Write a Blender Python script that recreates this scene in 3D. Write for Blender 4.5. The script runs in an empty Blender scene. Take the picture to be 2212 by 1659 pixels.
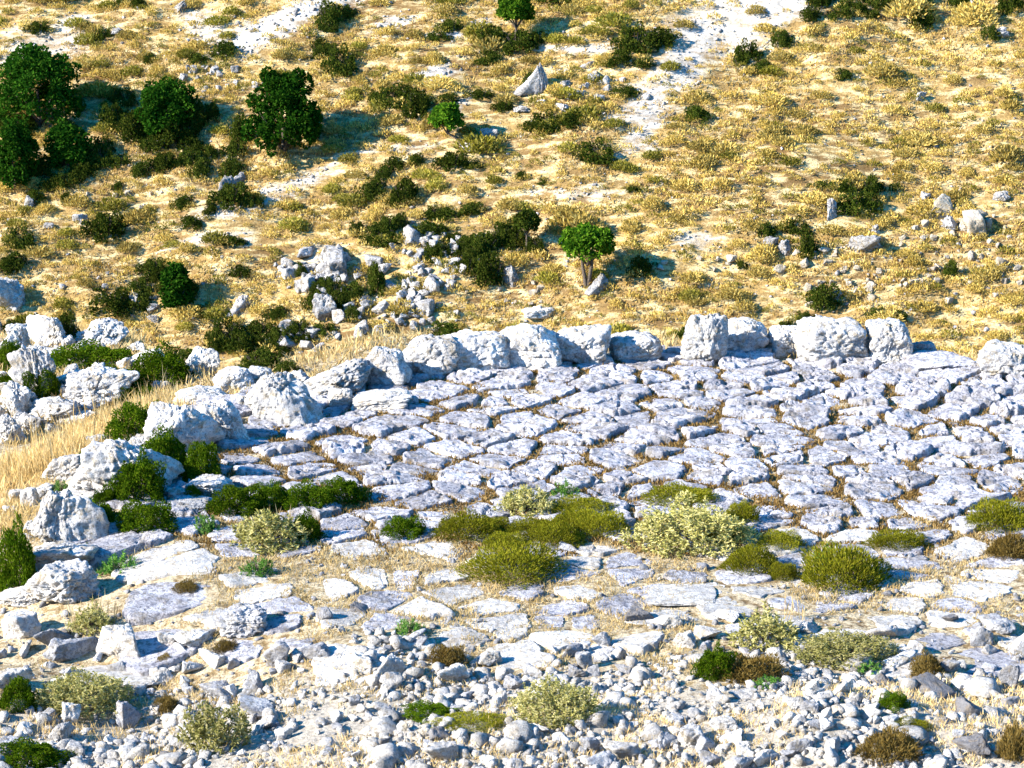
import bpy, math, random
import numpy as np
from mathutils import Vector

# ------------------------------------------------------------------ camera, sky, sun, exposure
C = bpy.context.scene.collection
SC = bpy.context.scene
CAM_Z = 9.8
PITCH = math.radians(15.0)
TANH = 0.208                                   # half width of the view
cam_d = bpy.data.cameras.new('camera'); cam = bpy.data.objects.new('camera', cam_d); C.objects.link(cam)
cam.location = (0, 0, CAM_Z); cam.rotation_euler = (math.pi/2 - PITCH, 0, 0)
cam_d.sensor_width = 36; cam_d.lens = 18/TANH; cam_d.clip_end = 3000; cam_d.clip_start = 0.1
SC.camera = cam

SUN_EL = math.radians(28); SUN_AZ = math.radians(-20)      # from the left, a touch towards the camera
sdir = Vector((-math.cos(SUN_EL)*math.cos(SUN_AZ), math.cos(SUN_EL)*math.sin(SUN_AZ), math.sin(SUN_EL)))
W = bpy.data.worlds.new("World"); SC.world = W; W.use_nodes = True
wn = W.node_tree.nodes; wl = W.node_tree.links
bg = wn.get('Background') or wn.new('ShaderNodeBackground')
sky = wn.new('ShaderNodeTexSky'); sky.sky_type = 'NISHITA'; sky.sun_disc = False
sky.sun_elevation = SUN_EL; sky.sun_rotation = math.atan2(sdir.x, sdir.y)
sky.ozone_density = 4.0; sky.dust_density = 0.3; sky.air_density = 1.0
skh = wn.new('ShaderNodeHueSaturation'); skh.inputs['Saturation'].default_value = 1.9; skh.inputs['Hue'].default_value = .497
wl.new(sky.outputs[0], skh.inputs['Color']); wl.new(skh.outputs[0], bg.inputs[0]); bg.inputs[1].default_value = 0.125
sl = bpy.data.lights.new('sun', 'SUN'); so = bpy.data.objects.new('sun', sl); C.objects.link(so)
sl.energy = 5.0; sl.angle = math.radians(0.5); sl.color = (1.0, 0.93, 0.82)
so.rotation_euler = (-sdir).to_track_quat('-Z', 'Y').to_euler()
SC.view_settings.view_transform = 'Standard'; SC.view_settings.look = 'None'
SC.view_settings.exposure = 1.7; SC.view_settings.gamma = 1
SC.cycles.max_bounces = 4; SC.cycles.diffuse_bounces = 2; SC.cycles.transmission_bounces = 2

rng = np.random.default_rng(7)
random.seed(7)

# ------------------------------------------------------------------ helpers
def _h(ix, iy, iz, s):
    h = (ix.astype(np.int64)*374761393 + iy.astype(np.int64)*668265263 + iz.astype(np.int64)*2147483647 + s*1274126177) & 0xFFFFFFFF
    h = ((h ^ (h >> 13))*1274126177) & 0xFFFFFFFF
    h = ((h ^ (h >> 16))*2246822519) & 0xFFFFFFFF
    return ((h ^ (h >> 15)) & 0xFFFFFF)/float(0xFFFFFF)*2 - 1
def vnoise(p, s=0):
    p = np.asarray(p, float); i = np.floor(p); f = p - i; i = i.astype(np.int64)
    u = f*f*f*(f*(f*6-15)+10)
    r = 0
    for a in (0, 1):
        for b in (0, 1):
            for c in (0, 1):
                w = (u[..., 0] if a else 1-u[..., 0])*(u[..., 1] if b else 1-u[..., 1])*(u[..., 2] if c else 1-u[..., 2])
                r = r + w*_h(i[..., 0]+a, i[..., 1]+b, i[..., 2]+c, s)
    return r
def fbm(p, oct=4, s=0, gain=0.5):
    p = np.asarray(p, float); r = 0; a = 1
    for k in range(oct):
        r = r + a*vnoise(p, s+k*17); p = p*2.03 + 5.1; a *= gain
    return r
def sst(a, b, x):
    t = np.clip((x-a)/(b-a), 0, 1); return t*t*(3-2*t)

def build(name, V, F, mat, parent=None, smooth=True, loc=None):
    """V (n,3); F a (m,k) array or a list of such arrays"""
    me = bpy.data.meshes.new(name)
    V = np.asarray(V, np.float32)
    Fs = F if isinstance(F, list) else [F]
    Fs = [np.asarray(f, np.int32) for f in Fs if len(f)]
    me.vertices.add(len(V)); me.vertices.foreach_set('co', V.ravel())
    nl = sum(f.size for f in Fs); npoly = sum(len(f) for f in Fs)
    me.loops.add(nl); me.polygons.add(npoly)
    me.loops.foreach_set('vertex_index', np.concatenate([f.ravel() for f in Fs]))
    st = []; base = 0
    for f in Fs:
        st.append(base + np.arange(len(f))*f.shape[1]); base += f.size
    me.polygons.foreach_set('loop_start', np.concatenate(st).astype(np.int32))
    me.update(calc_edges=True)
    if smooth: me.polygons.foreach_set('use_smooth', np.ones(npoly, bool))
    if mat: me.materials.append(mat)
    if name == '_': return me
    o = bpy.data.objects.new(name, me); C.objects.link(o)
    if parent: o.parent = parent
    if loc is not None: o.location = loc
    return o
def obj(name, me, parent=None, loc=(0, 0, 0), scale=(1, 1, 1), rot=(0, 0, 0)):
    o = bpy.data.objects.new(name, me); C.objects.link(o); o.location = loc; o.scale = scale; o.rotation_euler = rot
    if parent: o.parent = parent
    return o
def empty(name, loc):
    o = bpy.data.objects.new(name, None); C.objects.link(o); o.location = loc; o.empty_display_size = .2; return o

# photo position (2212 x 1659 coordinates) <-> world
CP, SP = math.cos(PITCH), math.sin(PITCH)
def ray(px, py):
    u = (px-1106)/1106*TANH; v = -(py-829.5)/1106*TANH
    return np.array([u, CP + v*SP, -SP + v*CP])
def proj(x, y, z):
    z = z - CAM_Z; d = y*CP - z*SP; v = (y*SP + z*CP)/d
    return 1106 + x/d/TANH*1106, 829.5 - v/TANH*1106, d

# ------------------------------------------------------------------ the lie of the land
CX, CY, RX, RY = 2.4, 31.7, 7.6, 6.4           # the round paved floor
def ell(x, y): return np.sqrt(((x-CX)/RX)**2 + ((y-CY)/RY)**2)
def H(x, y):
    x = np.asarray(x, float); y = np.asarray(y, float)
    P2 = np.stack([x, y, np.zeros_like(x+y)], -1) if x.shape == y.shape else None
    e = ell(x, y)
    out = np.clip(e-1.0, 0, None)*7.0
    left = sst(-1.0, -6.0, x)
    n1 = fbm(P2*0.28, 3, 3); n2 = fbm(P2*1.3, 3, 9)
    # gentle fall outside the ring on the left, the edge of the terrace
    zl = -np.minimum(out, 3.2)*0.20*left - sst(38, 62, y)*4.0*left - np.clip(-x-7.5, 0, 30)*0.05
    ry_ = CY + RY*np.sqrt(np.clip(1-((x-CX)/RX)**2, 0, 1))
    ys = np.maximum(ry_, 36.3) + 1.5 + 18.5*sst(-4.6, -10.5, x) + .5*n1
    drop = np.clip(y-ys, 0, None)
    z = zl - 1.15*(np.sqrt(drop**2+.5)-.7071)*np.ones_like(drop) 
    z = z + np.where(e < 1, 0.03, 0.03+0.12*np.clip(out, 0, 2)*0.5)*n1 + np.where(e < 0.97, 0.015, 0.05)*n2
    # bank rising to where the camera stands
    z = z + np.clip(19-y, 0, 60)*0.43
    # rubble bank along the near edge
    z = z + 0.16*np.exp(-((y-23.2)/1.3)**2)*(0.7+0.5*n1) + 0.25*sst(-3, -7, x)*sst(27.5, 24, y)
    hill = -28.0 + 0.625*(y-150) + 0.10*x + 1.1*fbm(P2*0.055, 3, 21) + 0.28*fbm(P2*np.array([.22, .5, 1]), 3, 33)
    t = (y*1.0 - 0.16*x)*0.62 + 0.9*fbm(P2*0.08, 2, 55)
    tt = t*1.3 % 1.0; hill = hill + 0.30*np.where(tt < .75, tt/.75, (1-tt)/.25)*(0.6+0.6*fbm(P2*0.12, 2, 77))   # sheep terraces
    hill = np.where(y > 330, hill - 0.5*(y-330), hill)
    d = z - hill
    k = 2.0
    return hill + (d + np.sqrt(d*d + k))*0.5 - 0.5*math.sqrt(k)*np.exp(-np.abs(d)/6)
_T = np.concatenate([np.arange(14, 80, .08), np.arange(80, 320, .25)])
def at(px, py):
    r = ray(px, py); P = _T[:, None]*r[None, :]
    g = P[:, 2] + CAM_Z - H(P[:, 0], P[:, 1])
    i = int(np.argmax(g < 0)) if (g < 0).any() else len(_T)-1
    a, b = g[i-1], g[i]; t = _T[i-1] + (_T[i]-_T[i-1])*(a/(a-b) if a != b else 0)
    q = t*r; return np.array([q[0], q[1], q[2]+CAM_Z])
def pxm(p):                                    # metres per photo pixel at that point
    return proj(p[0], p[1], p[2])[2]*TANH/1106

# ------------------------------------------------------------------ materials
def newmat(name):
    m = bpy.data.materials.new(name); m.use_nodes = True
    n = m.node_tree.nodes; l = m.node_tree.links; n.clear()
    out = n.new('ShaderNodeOutputMaterial'); return m, n, l, out
def N(n, t, **kw):
    x = n.new(t)
    for k, v in kw.items():
        if k in x.inputs: x.inputs[k].default_value = v
        else: setattr(x, k, v)
    return x
def ramp(n, stops):
    r = n.new('ShaderNodeValToRGB'); e = r.color_ramp.elements
    e[0].position, e[0].color = stops[0][0], (*stops[0][1], 1) if len(stops[0][1]) == 3 else stops[0][1]
    e[1].position, e[1].color = stops[-1][0], (*stops[-1][1], 1)
    for p, c in stops[1:-1]:
        q = e.new(p); q.color = (*c, 1)
    return r
def g3(v): return (v, v, v)
def mixc(n, l, fac, a, b, mode='MIX'):
    m = n.new('ShaderNodeMix'); m.data_type = 'RGBA'; m.blend_type = mode
    for sock, v in ((m.inputs[0], fac), (m.inputs[6], a), (m.inputs[7], b)):
        if hasattr(v, 'links') or hasattr(v, 'is_linked'): l.new(v, sock)
        else: sock.default_value = v if isinstance(v, (int, float)) else (*v, 1)
    return m.outputs[2]

def limestone(name, light, dark, stain, sc=1.0, lich=0.5, bump=0.5, pit=0.5):
    m, n, l, out = newmat(name)
    geo = N(n, 'ShaderNodeNewGeometry'); oi = N(n, 'ShaderNodeObjectInfo')
    pos = geo.outputs['Position']
    n1 = N(n, 'ShaderNodeTexNoise', Scale=1.3*sc, Detail=6.0, Roughness=0.62); l.new(pos, n1.inputs['Vector'])
    n2 = N(n, 'ShaderNodeTexNoise', Scale=7.0*sc, Detail=8.0, Roughness=0.7); l.new(pos, n2.inputs['Vector'])
    n3 = N(n, 'ShaderNodeTexNoise', Scale=22.0*sc, Detail=5.0, Roughness=0.7); l.new(pos, n3.inputs['Vector'])
    n4 = N(n, 'ShaderNodeTexNoise', Scale=3.2*sc, Detail=5.0, Roughness=0.6); l.new(pos, n4.inputs['Vector'])
    r1 = ramp(n, [(0.44, g3(0)), (0.58, g3(1))]); l.new(n1.outputs['Fac'], r1.inputs[0])
    c = mixc(n, l, r1.outputs[0], light, tuple(a*.55+b*.45 for a, b in zip(light, dark)))
    r2 = ramp(n, [(0.50, g3(0)), (0.60, g3(lich))]); l.new(n2.outputs['Fac'], r2.inputs[0])
    c = mixc(n, l, r2.outputs[0], c, dark)
    r4 = ramp(n, [(0.55, g3(0)), (0.70, g3(0.75))]); l.new(n4.outputs['Fac'], r4.inputs[0])
    c = mixc(n, l, r4.outputs[0], c, stain)
    r3 = ramp(n, [(0.36, g3(pit)), (0.45, g3(0))]); l.new(n3.outputs['Fac'], r3.inputs[0])
    c = mixc(n, l, r3.outputs[0], c, tuple(v*.35 for v in dark))
    av = N(n, 'ShaderNodeMath', operation='ADD'); l.new(oi.outputs['Random'], av.inputs[0]); l.new(geo.outputs['Random Per Island'], av.inputs[1])
    br = N(n, 'ShaderNodeMapRange'); l.new(av.outputs[0], br.inputs['Value']); br.inputs['From Max'].default_value = 2.0; br.inputs['To Min'].default_value = .55; br.inputs['To Max'].default_value = 1.25
    nw = N(n, 'ShaderNodeTexNoise', Scale=5.0*sc, Detail=7.0, Roughness=.7); l.new(pos, nw.inputs['Vector'])
    rw = ramp(n, [(.53, g3(0)), (.60, g3(.7))]); l.new(nw.outputs['Fac'], rw.inputs[0])
    c = mixc(n, l, rw.outputs[0], c, tuple(v*.75 for v in stain))
    hs = N(n, 'ShaderNodeHueSaturation'); l.new(c, hs.inputs['Color']); l.new(br.outputs[0], hs.inputs['Value'])
    b = N(n, 'ShaderNodeBsdfPrincipled', Roughness=0.9); b.inputs['Specular IOR Level'].default_value = 0.2
    l.new(hs.outputs[0], b.inputs['Base Color'])
    bm1 = N(n, 'ShaderNodeBump', Strength=min(1, bump*1.4), Distance=0.12/sc); l.new(n2.outputs['Fac'], bm1.inputs['Height'])
    bm2 = N(n, 'ShaderNodeBump', Strength=min(1, bump*1.3), Distance=0.04/sc); l.new(n3.outputs['Fac'], bm2.inputs['Height']); l.new(bm1.outputs[0], bm2.inputs['Normal'])
    l.new(bm2.outputs[0], b.inputs['Normal'])
    l.new(b.outputs[0], out.inputs[0]); return m

M = {}
M['boulder'] = limestone('boulder_limestone', (.74, .72, .69), (.20, .20, .22), (.42, .34, .22), 1.6, .62, .6, .8)
M['slab'] = limestone('paving_limestone', (.60, .585, .615), (.15, .15, .19), (.30, .26, .21), 1.3, .80, .6, .85)
M['white'] = limestone('pale_limestone', (.72, .68, .62), (.22, .22, .24), (.44, .36, .25), 2.2, .6, .6, .6)
M['grey'] = limestone('grey_limestone', (.46, .46, .47), (.15, .15, .18), (.30, .26, .20), 2.0, .65, .6, .6)
M['dark'] = limestone('dark_weathered_stone', (.22, .21, .21), (.10, .10, .11), (.24, .19, .14), 2.5, .5, .6, .4)
M['far'] = limestone('far_limestone', (.56, .54, .52), (.11, .11, .13), (.28, .22, .13), 0.8, .7, .7, .8)
M['tan'] = limestone('far_tan_stone', (.48, .42, .33), (.22, .19, .16), (.42, .33, .2), 0.7, .5, .6, .5)

def leafmat(name, c1, c2, c3, sc=3.0, trans=0.3, rnd=0.25):
    m, n, l, out = newmat(name)
    geo = N(n, 'ShaderNodeNewGeometry'); oi = N(n, 'ShaderNodeObjectInfo')
    n1 = N(n, 'ShaderNodeTexNoise', Scale=sc, Detail=3.0); l.new(geo.outputs['Position'], n1.inputs['Vector'])
    isl = N(n, 'ShaderNodeMath', operation='MULTIPLY_ADD'); l.new(geo.outputs['Random Per Island'], isl.inputs[0]); isl.inputs[1].default_value = .5
    ad = N(n, 'ShaderNodeMath', operation='MULTIPLY'); l.new(n1.outputs['Fac'], ad.inputs[0]); ad.inputs[1].default_value = .5
    l.new(ad.outputs[0], isl.inputs[2])
    r = ramp(n, [(0.20, c1), (0.48, c2), (0.78, c3)]); l.new(isl.outputs[0], r.inputs[0])
    br = N(n, 'ShaderNodeMapRange'); l.new(oi.outputs['Random'], br.inputs['Value']); br.inputs['To Min'].default_value = 1-rnd; br.inputs['To Max'].default_value = 1+rnd
    hs = N(n, 'ShaderNodeHueSaturation'); l.new(r.outputs[0], hs.inputs['Color']); l.new(br.outputs[0], hs.inputs['Value'])
    a = N(n, 'ShaderNodeBsdfDiffuse', Roughness=1.0); t = N(n, 'ShaderNodeBsdfTranslucent'); mx = N(n, 'ShaderNodeMixShader', Fac=trans)
    l.new(hs.outputs[0], a.inputs[0]); l.new(hs.outputs[0], t.inputs[0]); l.new(a.outputs[0], mx.inputs[1]); l.new(t.outputs[0], mx.inputs[2])
    l.new(mx.outputs[0], out.inputs[0]); return m
M['oak'] = leafmat('oak_leaves', (.010, .045, .004), (.022, .085, .006), (.06, .14, .012), 1.2, .2)
M['scrub'] = leafmat('scrub_leaves', (.018, .032, .004), (.045, .070, .008), (.11, .12, .018), 1.2, .2)
M['mat'] = leafmat('creeping_leaves', (.018, .045, .002), (.055, .11, .004), (.14, .19, .010), 4, .2)
M['cush'] = leafmat('cushion_leaves', (.08, .065, .008), (.17, .18, .008), (.36, .33, .03), 3, .3)
M['sage'] = leafmat('sage_leaves', (.13, .12, .03), (.38, .36, .10), (.70, .62, .30), 4, .3)
M['spurge'] = leafmat('spurge_leaves', (.04, .15, .02), (.11, .28, .04), (.32, .46, .12), 4, .3)
M['brown'] = leafmat('brown_twigs', (.07, .045, .012), (.17, .11, .025), (.30, .22, .07), 4, .15)
M['straw'] = leafmat('straw', (.36, .25, .09), (.60, .44, .19), (.82, .68, .38), 1.5, .3)
M['hillgrass'] = leafmat('hillside_straw', (.30, .18, .045), (.60, .40, .11), (.86, .68, .28), .35, .3)
M['oaklight'] = leafmat('light_oak_leaves', (.02, .07, .004), (.06, .15, .008), (.16, .27, .02), 1.2, .25)
M['brownstraw'] = leafmat('brown_straw', (.09, .05, .015), (.19, .115, .035), (.38, .26, .10), 2.0, .25)
M['tuft'] = leafmat('dry_cushion_twigs', (.20, .13, .025), (.48, .35, .08), (.80, .64, .22), .35, .25, .25)
M['olivetuft'] = leafmat('olive_cushion_twigs', (.11, .10, .008), (.27, .24, .03), (.52, .44, .11), .35, .25, .3)
def barkmat():
    m, n, l, out = newmat('bark')
    geo = N(n, 'ShaderNodeNewGeometry'); n1 = N(n, 'ShaderNodeTexNoise', Scale=14.0, Detail=6.0); l.new(geo.outputs['Position'], n1.inputs['Vector'])
    r = ramp(n, [(.35, (.03, .022, .015)), (.65, (.13, .10, .075))]); l.new(n1.outputs['Fac'], r.inputs[0])
    b = N(n, 'ShaderNodeBsdfPrincipled', Roughness=.95); l.new(r.outputs[0], b.inputs['Base Color'])
    bp = N(n, 'ShaderNodeBump', Strength=.8, Distance=.03); l.new(n1.outputs['Fac'], bp.inputs['Height']); l.new(bp.outputs[0], b.inputs['Normal'])
    l.new(b.outputs[0], out.inputs[0]); return m
M['bark'] = barkmat()

def groundmat(name, sc, soil, straw, pale, gravel, streak=False):
    m, n, l, out = newmat(name)
    geo = N(n, 'ShaderNodeNewGeometry'); pos = geo.outputs['Position']
    at_ = N(n, 'ShaderNodeAttribute'); at_.attribute_name = 'scree'
    mp = N(n, 'ShaderNodeMapping'); l.new(pos, mp.inputs['Vector'])
    if streak:
        mp.inputs['Rotation'].default_value = (0, 0, math.radians(-10)); mp.inputs['Scale'].default_value = (.35, 1.0, 1.0)
    n1 = N(n, 'ShaderNodeTexNoise', Scale=.55*sc, Detail=7.0, Roughness=.65); l.new(mp.outputs[0], n1.inputs['Vector'])
    n2 = N(n, 'ShaderNodeTexNoise', Scale=3.5*sc, Detail=6.0, Roughness=.7); l.new(mp.outputs[0], n2.inputs['Vector'])
    n3 = N(n, 'ShaderNodeTexNoise', Scale=16*sc, Detail=5.0, Roughness=.75); l.new(pos, n3.inputs['Vector'])
    v = N(n, 'ShaderNodeTexVoronoi', Scale=9*sc, Randomness=1.0); l.new(pos, v.inputs['Vector'])
    r1 = ramp(n, [(.40, g3(0)), (.60, g3(1))]); l.new(n1.outputs['Fac'], r1.inputs[0])
    c = mixc(n, l, r1.outputs[0], soil, straw)
    r2 = ramp(n, [((.46 if streak else .40), g3(0)), ((.60 if streak else .54), g3(1))]); l.new(n2.outputs['Fac'], r2.inputs[0])
    c = mixc(n, l, r2.outputs[0], c, pale)
    r3 = ramp(n, [(.38, g3(.75)), (.52, g3(0))]); l.new(n3.outputs['Fac'], r3.inputs[0])
    c = mixc(n, l, r3.outputs[0], c, tuple(x*.45 for x in soil))
    rv = ramp(n, [(.0, tuple(x*1.05 for x in gravel)), (.5, gravel), (.85, tuple(x*.6 for x in gravel))]); l.new(v.outputs['Distance'], rv.inputs[0])
    # scree where the mask and some noise agree
    ad = N(n, 'ShaderNodeMath', operation='ADD'); l.new(at_.outputs['Fac'], ad.inputs[0]); l.new(n2.outputs['Fac'], ad.inputs[1])
    r5 = ramp(n, [(.66, g3(0)), (1.08, g3(1))]); l.new(ad.outputs[0], r5.inputs[0])
    c = mixc(n, l, r5.outputs[0], c, rv.outputs[0])
    b = N(n, 'ShaderNodeBsdfPrincipled', Roughness=1.0); b.inputs['Specular IOR Level'].default_value = .1
    l.new(c, b.inputs['Base Color'])
    bp = N(n, 'ShaderNodeBump', Strength=.9, Distance=.12/sc); l.new(n2.outputs['Fac'], bp.inputs['Height'])
    bp2 = N(n, 'ShaderNodeBump', Strength=.8, Distance=.035/sc); l.new(n3.outputs['Fac'], bp2.inputs['Height']); l.new(bp.outputs[0], bp2.inputs['Normal'])
    l.new(bp2.outputs[0], b.inputs['Normal']); l.new(b.outputs[0], out.inputs[0]); return m
M['ground'] = groundmat('dry_soil', 2.0, (.15, .095, .045), (.34, .24, .11), (.56, .46, .30), (.42, .37, .30))
M['hill'] = groundmat('dry_hillside', .5, (.19, .115, .045), (.42, .28, .10), (.68, .54, .28), (.50, .47, .43), True)

# ------------------------------------------------------------------ ground sheets
def axis(*segs):
    out = [segs[0][0]]
    for a, b, s in segs:
        k = max(1, int(round((b-a)/s))); out += list(np.linspace(a, b, k+1)[1:])
    return np.array(out)
def sheet(name, xs, ys, mat, scree):
    X, Y = np.meshgrid(xs, ys); X = X.ravel(); Y = Y.ravel(); Z = H(X, Y)
    if name == 'ground': Z = Z - np.clip(Y-70, 0, 9)*.2
    nx, ny = len(xs), len(ys)
    i = (np.arange(ny-1)[:, None]*nx + np.arange(nx-1)[None, :]).ravel()
    F = np.stack([i, i+1, i+nx+1, i+nx], 1)
    V = np.stack([X, Y, Z], 1)
    o = build(name, V, F, mat)
    a = o.data.attributes.new('scree', 'FLOAT', 'POINT'); a.data.foreach_set('value', scree(X, Y, Z).astype(np.float32))
    o['kind'] = 'structure'; return o
def blob(PX, PY, lst, soft=1.0):
    r = np.zeros_like(PX)
    q_ = np.stack([PX*.011, PY*.02, PX*0], -1); PX = PX + 26*fbm(q_, 3, 201); PY = PY + 14*fbm(q_, 3, 202)
    for cx, cy, rx, ry, rot, amp in lst:
        a = math.radians(rot); dx = PX-cx; dy = PY-cy
        u = (dx*math.cos(a)+dy*math.sin(a))/rx; v = (-dx*math.sin(a)+dy*math.cos(a))/ry
        r = np.maximum(r, amp*sst(1.45, .3, np.sqrt(u*u+v*v)))
    return r
# screes and bare patches, as ellipses where they lie (photo position of the centre, converted through the ground below)
SCREE = [(1600, 40, 260, 85, -28, .44), (1450, 170, 190, 66, -40, .44), (1385, 290, 95, 36, -50, .42), (1700, 15, 120, 40, -10, .4),
         (600, 55, 175, 38, -22, .55), (440, 55, 70, 45, 20, .42), (90, 95, 110, 40, 10, .35), (30, 130, 70, 50, 0, .4), (930, 155, 80, 26, -12, .48),
         (850, 50, 75, 22, -18, .42), (1000, 60, 100, 22, -25, .42), (985, 240, 60, 20, -60, .34), (520, 440, 170, 20, -20, .36), (640, 400, 160, 20, -18, .36),
         (420, 520, 130, 20, 0, .34), (690, 560, 60, 50, 0, .30), (1500, 520, 70, 18, -10, .36), (820, 330, 140, 18, -8, .28), (1250, 100, 120, 14, -5, .4), (150, 60, 60, 30, 0, .35), (1250, 420, 160, 14, -5, .25)]
def scree_far(X, Y, Z):
    PX, PY, d = proj(X, Y, Z); m = blob(PX, PY, SCREE)
    return np.where((Y > 120) & (Y < 230), m, .1)
def scree_near(X, Y, Z):
    m = .42*sst(25.3, 23.6, Y + .6*fbm(np.stack([X, Y, Z], -1)*.5, 2, 5))
    return m + .12*sst(27.5, 25, Y)
sheet('ground', axis((-160, -30, 8), (-30, -14, .8), (-14, -7, .16), (-7, 9.5, .085), (9.5, 14, .4), (14, 30, 2), (30, 160, 8)),
      axis((-60, 10, 4), (10, 20, .6), (20, 40, .085), (40, 62, .18), (62, 80, 1.0)), M['ground'], scree_near)
sheet('hillside', axis((-500, -120, 20), (-120, -45, 3), (-45, 45, .28), (45, 120, 3), (120, 500, 20)),
      axis((78, 120, 2), (120, 142, .8), (142, 194, .26), (194, 230, 1.5), (230, 700, 10)), M['hill'], scree_far)

# ------------------------------------------------------------------ labels that single out
LAND = []          # (x, y, phrase)
ITEMS = []         # objects waiting for a label: (obj, kind of phrase, px, py)
def tag(o, label, cat, group=None, kind=None):
    o['label'] = label; o['category'] = cat
    if group: o['group'] = group
    if kind: o['kind'] = kind
def later(o, adj, noun, cat, group=None, pos=None):
    o['category'] = cat
    if group: o['group'] = group
    p = pos if pos is not None else o.location
    px, py, d = proj(p[0], p[1], p[2]); ITEMS.append((o, adj, noun, px, py))
def land(px, py, s): LAND.append((px, py, s))
ORD = ['leftmost', 'second from left', 'third from left', 'fourth from left', 'fifth from left', 'sixth from left', 'seventh from left', 'eighth from left', 'ninth from left', 'tenth from left']
def finish_labels():
    used = {}
    for o, adj, noun, px, py in ITEMS:
        best = min(LAND, key=lambda t: math.hypot((t[0]-px), (t[1]-py)*1.5)+(0 if math.hypot(t[0]-px, t[1]-py) > 4 else 1e6))
        dx, dy = px-best[0], py-best[1]
        far = 'just ' if math.hypot(dx, dy) < 70 else ''
        if abs(dx) > 1.6*abs(dy): rel = 'right of' if dx > 0 else 'left of'
        elif abs(dx) < .6*abs(dy): rel = 'below' if dy > 0 else 'above'
        else: rel = ('below' if dy > 0 else 'above') + (' and right of' if dx > 0 else ' and left of')
        s = f"{adj} {noun} {far}{rel} {best[2]}"
        for t in ('weathered ', 'sunken ', 'just ', 'dense ', 'leafy ', 'half-dry ', 'medium ', ' and right of', ' and left of'):
            if len(s.split()) > 12 and t in s: s = s.replace(t, '')
        used.setdefault(s, []).append((px, o))
    for s, lst in used.items():
        lst.sort(key=lambda t: t[0])
        for i, (px, o) in enumerate(lst):
            if len(lst) == 1: o['label'] = s
            elif len(lst) == 2: o['label'] = s + (', the left one' if i == 0 else ', the right one')
            else: o['label'] = s + ', ' + (ORD[i] if i < len(ORD) else 'near right end')
        
# ------------------------------------------------------------------ rocks
_ico = {}
def ico(sub):
    if sub in _ico: return _ico[sub]
    t = (1+5**.5)/2
    V = [(-1, t, 0), (1, t, 0), (-1, -t, 0), (1, -t, 0), (0, -1, t), (0, 1, t), (0, -1, -t), (0, 1, -t), (t, 0, -1), (t, 0, 1), (-t, 0, -1), (-t, 0, 1)]
    F = [(0, 11, 5), (0, 5, 1), (0, 1, 7), (0, 7, 10), (0, 10, 11), (1, 5, 9), (5, 11, 4), (11, 10, 2), (10, 7, 6), (7, 1, 8), (3, 9, 4), (3, 4, 2), (3, 2, 6), (3, 6, 8), (3, 8, 9), (4, 9, 5), (2, 4, 11), (6, 2, 10), (8, 6, 7), (9, 8, 1)]
    V = [np.array(v)/np.linalg.norm(v) for v in V]
    for _ in range(sub):
        c = {}; G = []
        def mid(a, b):
            k = (min(a, b), max(a, b))
            if k not in c:
                m = V[a]+V[b]; V.append(m/np.linalg.norm(m)); c[k] = len(V)-1
            return c[k]
        for a, b, d in F:
            x, y, z = mid(a, b), mid(b, d), mid(d, a); G += [(a, x, z), (b, y, x), (d, z, y), (x, y, z)]
        F = G
    _ico[sub] = (np.array(V), np.array(F)); return _ico[sub]
def rock(seed, sub=4, p=9, rough=.10, facets=12, taper=0.0, lean=0.0, crack=.06, blocky=True, dmin=.62):
    """a rock inside a unit box (x,y in -.5..+.5, z 0..1)"""
    r = np.random.default_rng(seed); D, F = ico(sub)
    nrm = r.normal(size=(facets, 3)); nrm /= np.linalg.norm(nrm, axis=1)[:, None]
    if blocky:
        ax = np.array([[1, 0, 0], [-1, 0, 0], [0, 1, 0], [0, -1, 0], [0, 0, 1], [0, 0, -1]]) + r.normal(0, .13, (6, 3)); ax /= np.linalg.norm(ax, axis=1)[:, None]
        nrm = np.vstack([nrm, ax]); dist = np.append(r.uniform(.86, 1.12, facets), r.uniform(.70, .80, 6))
    else:
        nrm = np.vstack([nrm, [[0, 0, 1], [0, 0, -1]]]); dist = np.append(r.uniform(dmin, 1.0, facets), [.8, .8])
    q = np.clip(D@nrm.T/dist[None, :], 0, None)
    R = (q**p).sum(1)**(-1/p)
    o3 = r.uniform(0, 50, 3)
    R = R*(1 + rough*fbm(D*1.9+o3, 6, seed % 97, .62))
    cr = np.abs(vnoise(D*np.array([2.2, 2.2, 3.2])+o3+9, seed % 31)); R = R - crack*np.exp(-(cr/.07)**2)
    pt = fbm(D*5+o3, 3, seed % 13); R = R - crack*.9*sst(.25, .6, pt)
    lay = np.sin((D[:, 2]+.25*D[:, 0]+.12*fbm(D*2+o3, 2, 5))*11+seed); R = R + crack*.12*lay
    V = D*R[:, None]
    a = r.uniform(0, 6.28) if not blocky else r.uniform(-.3, .3); V = V@np.array([[math.cos(a), -math.sin(a), 0], [math.sin(a), math.cos(a), 0], [0, 0, 1]])
    mn, mx = V.min(0), V.max(0); V = (V-(mn+mx)/2)/(mx-mn)
    z = V[:, 2]+.5
    taper = taper*.75
    if taper: V[:, :2] *= (1-taper*z*z)[:, None]
    if lean: V[:, 0] += lean*(z-.5)
    mn, mx = V[:, 0].min(), V[:, 0].max(); V[:, 0] = (V[:, 0]-(mn+mx)/2)/(mx-mn)
    V[:, 2] = z
    return V, F
RING = 'boulders standing round the paved floor'
seedc = [100]
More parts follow.
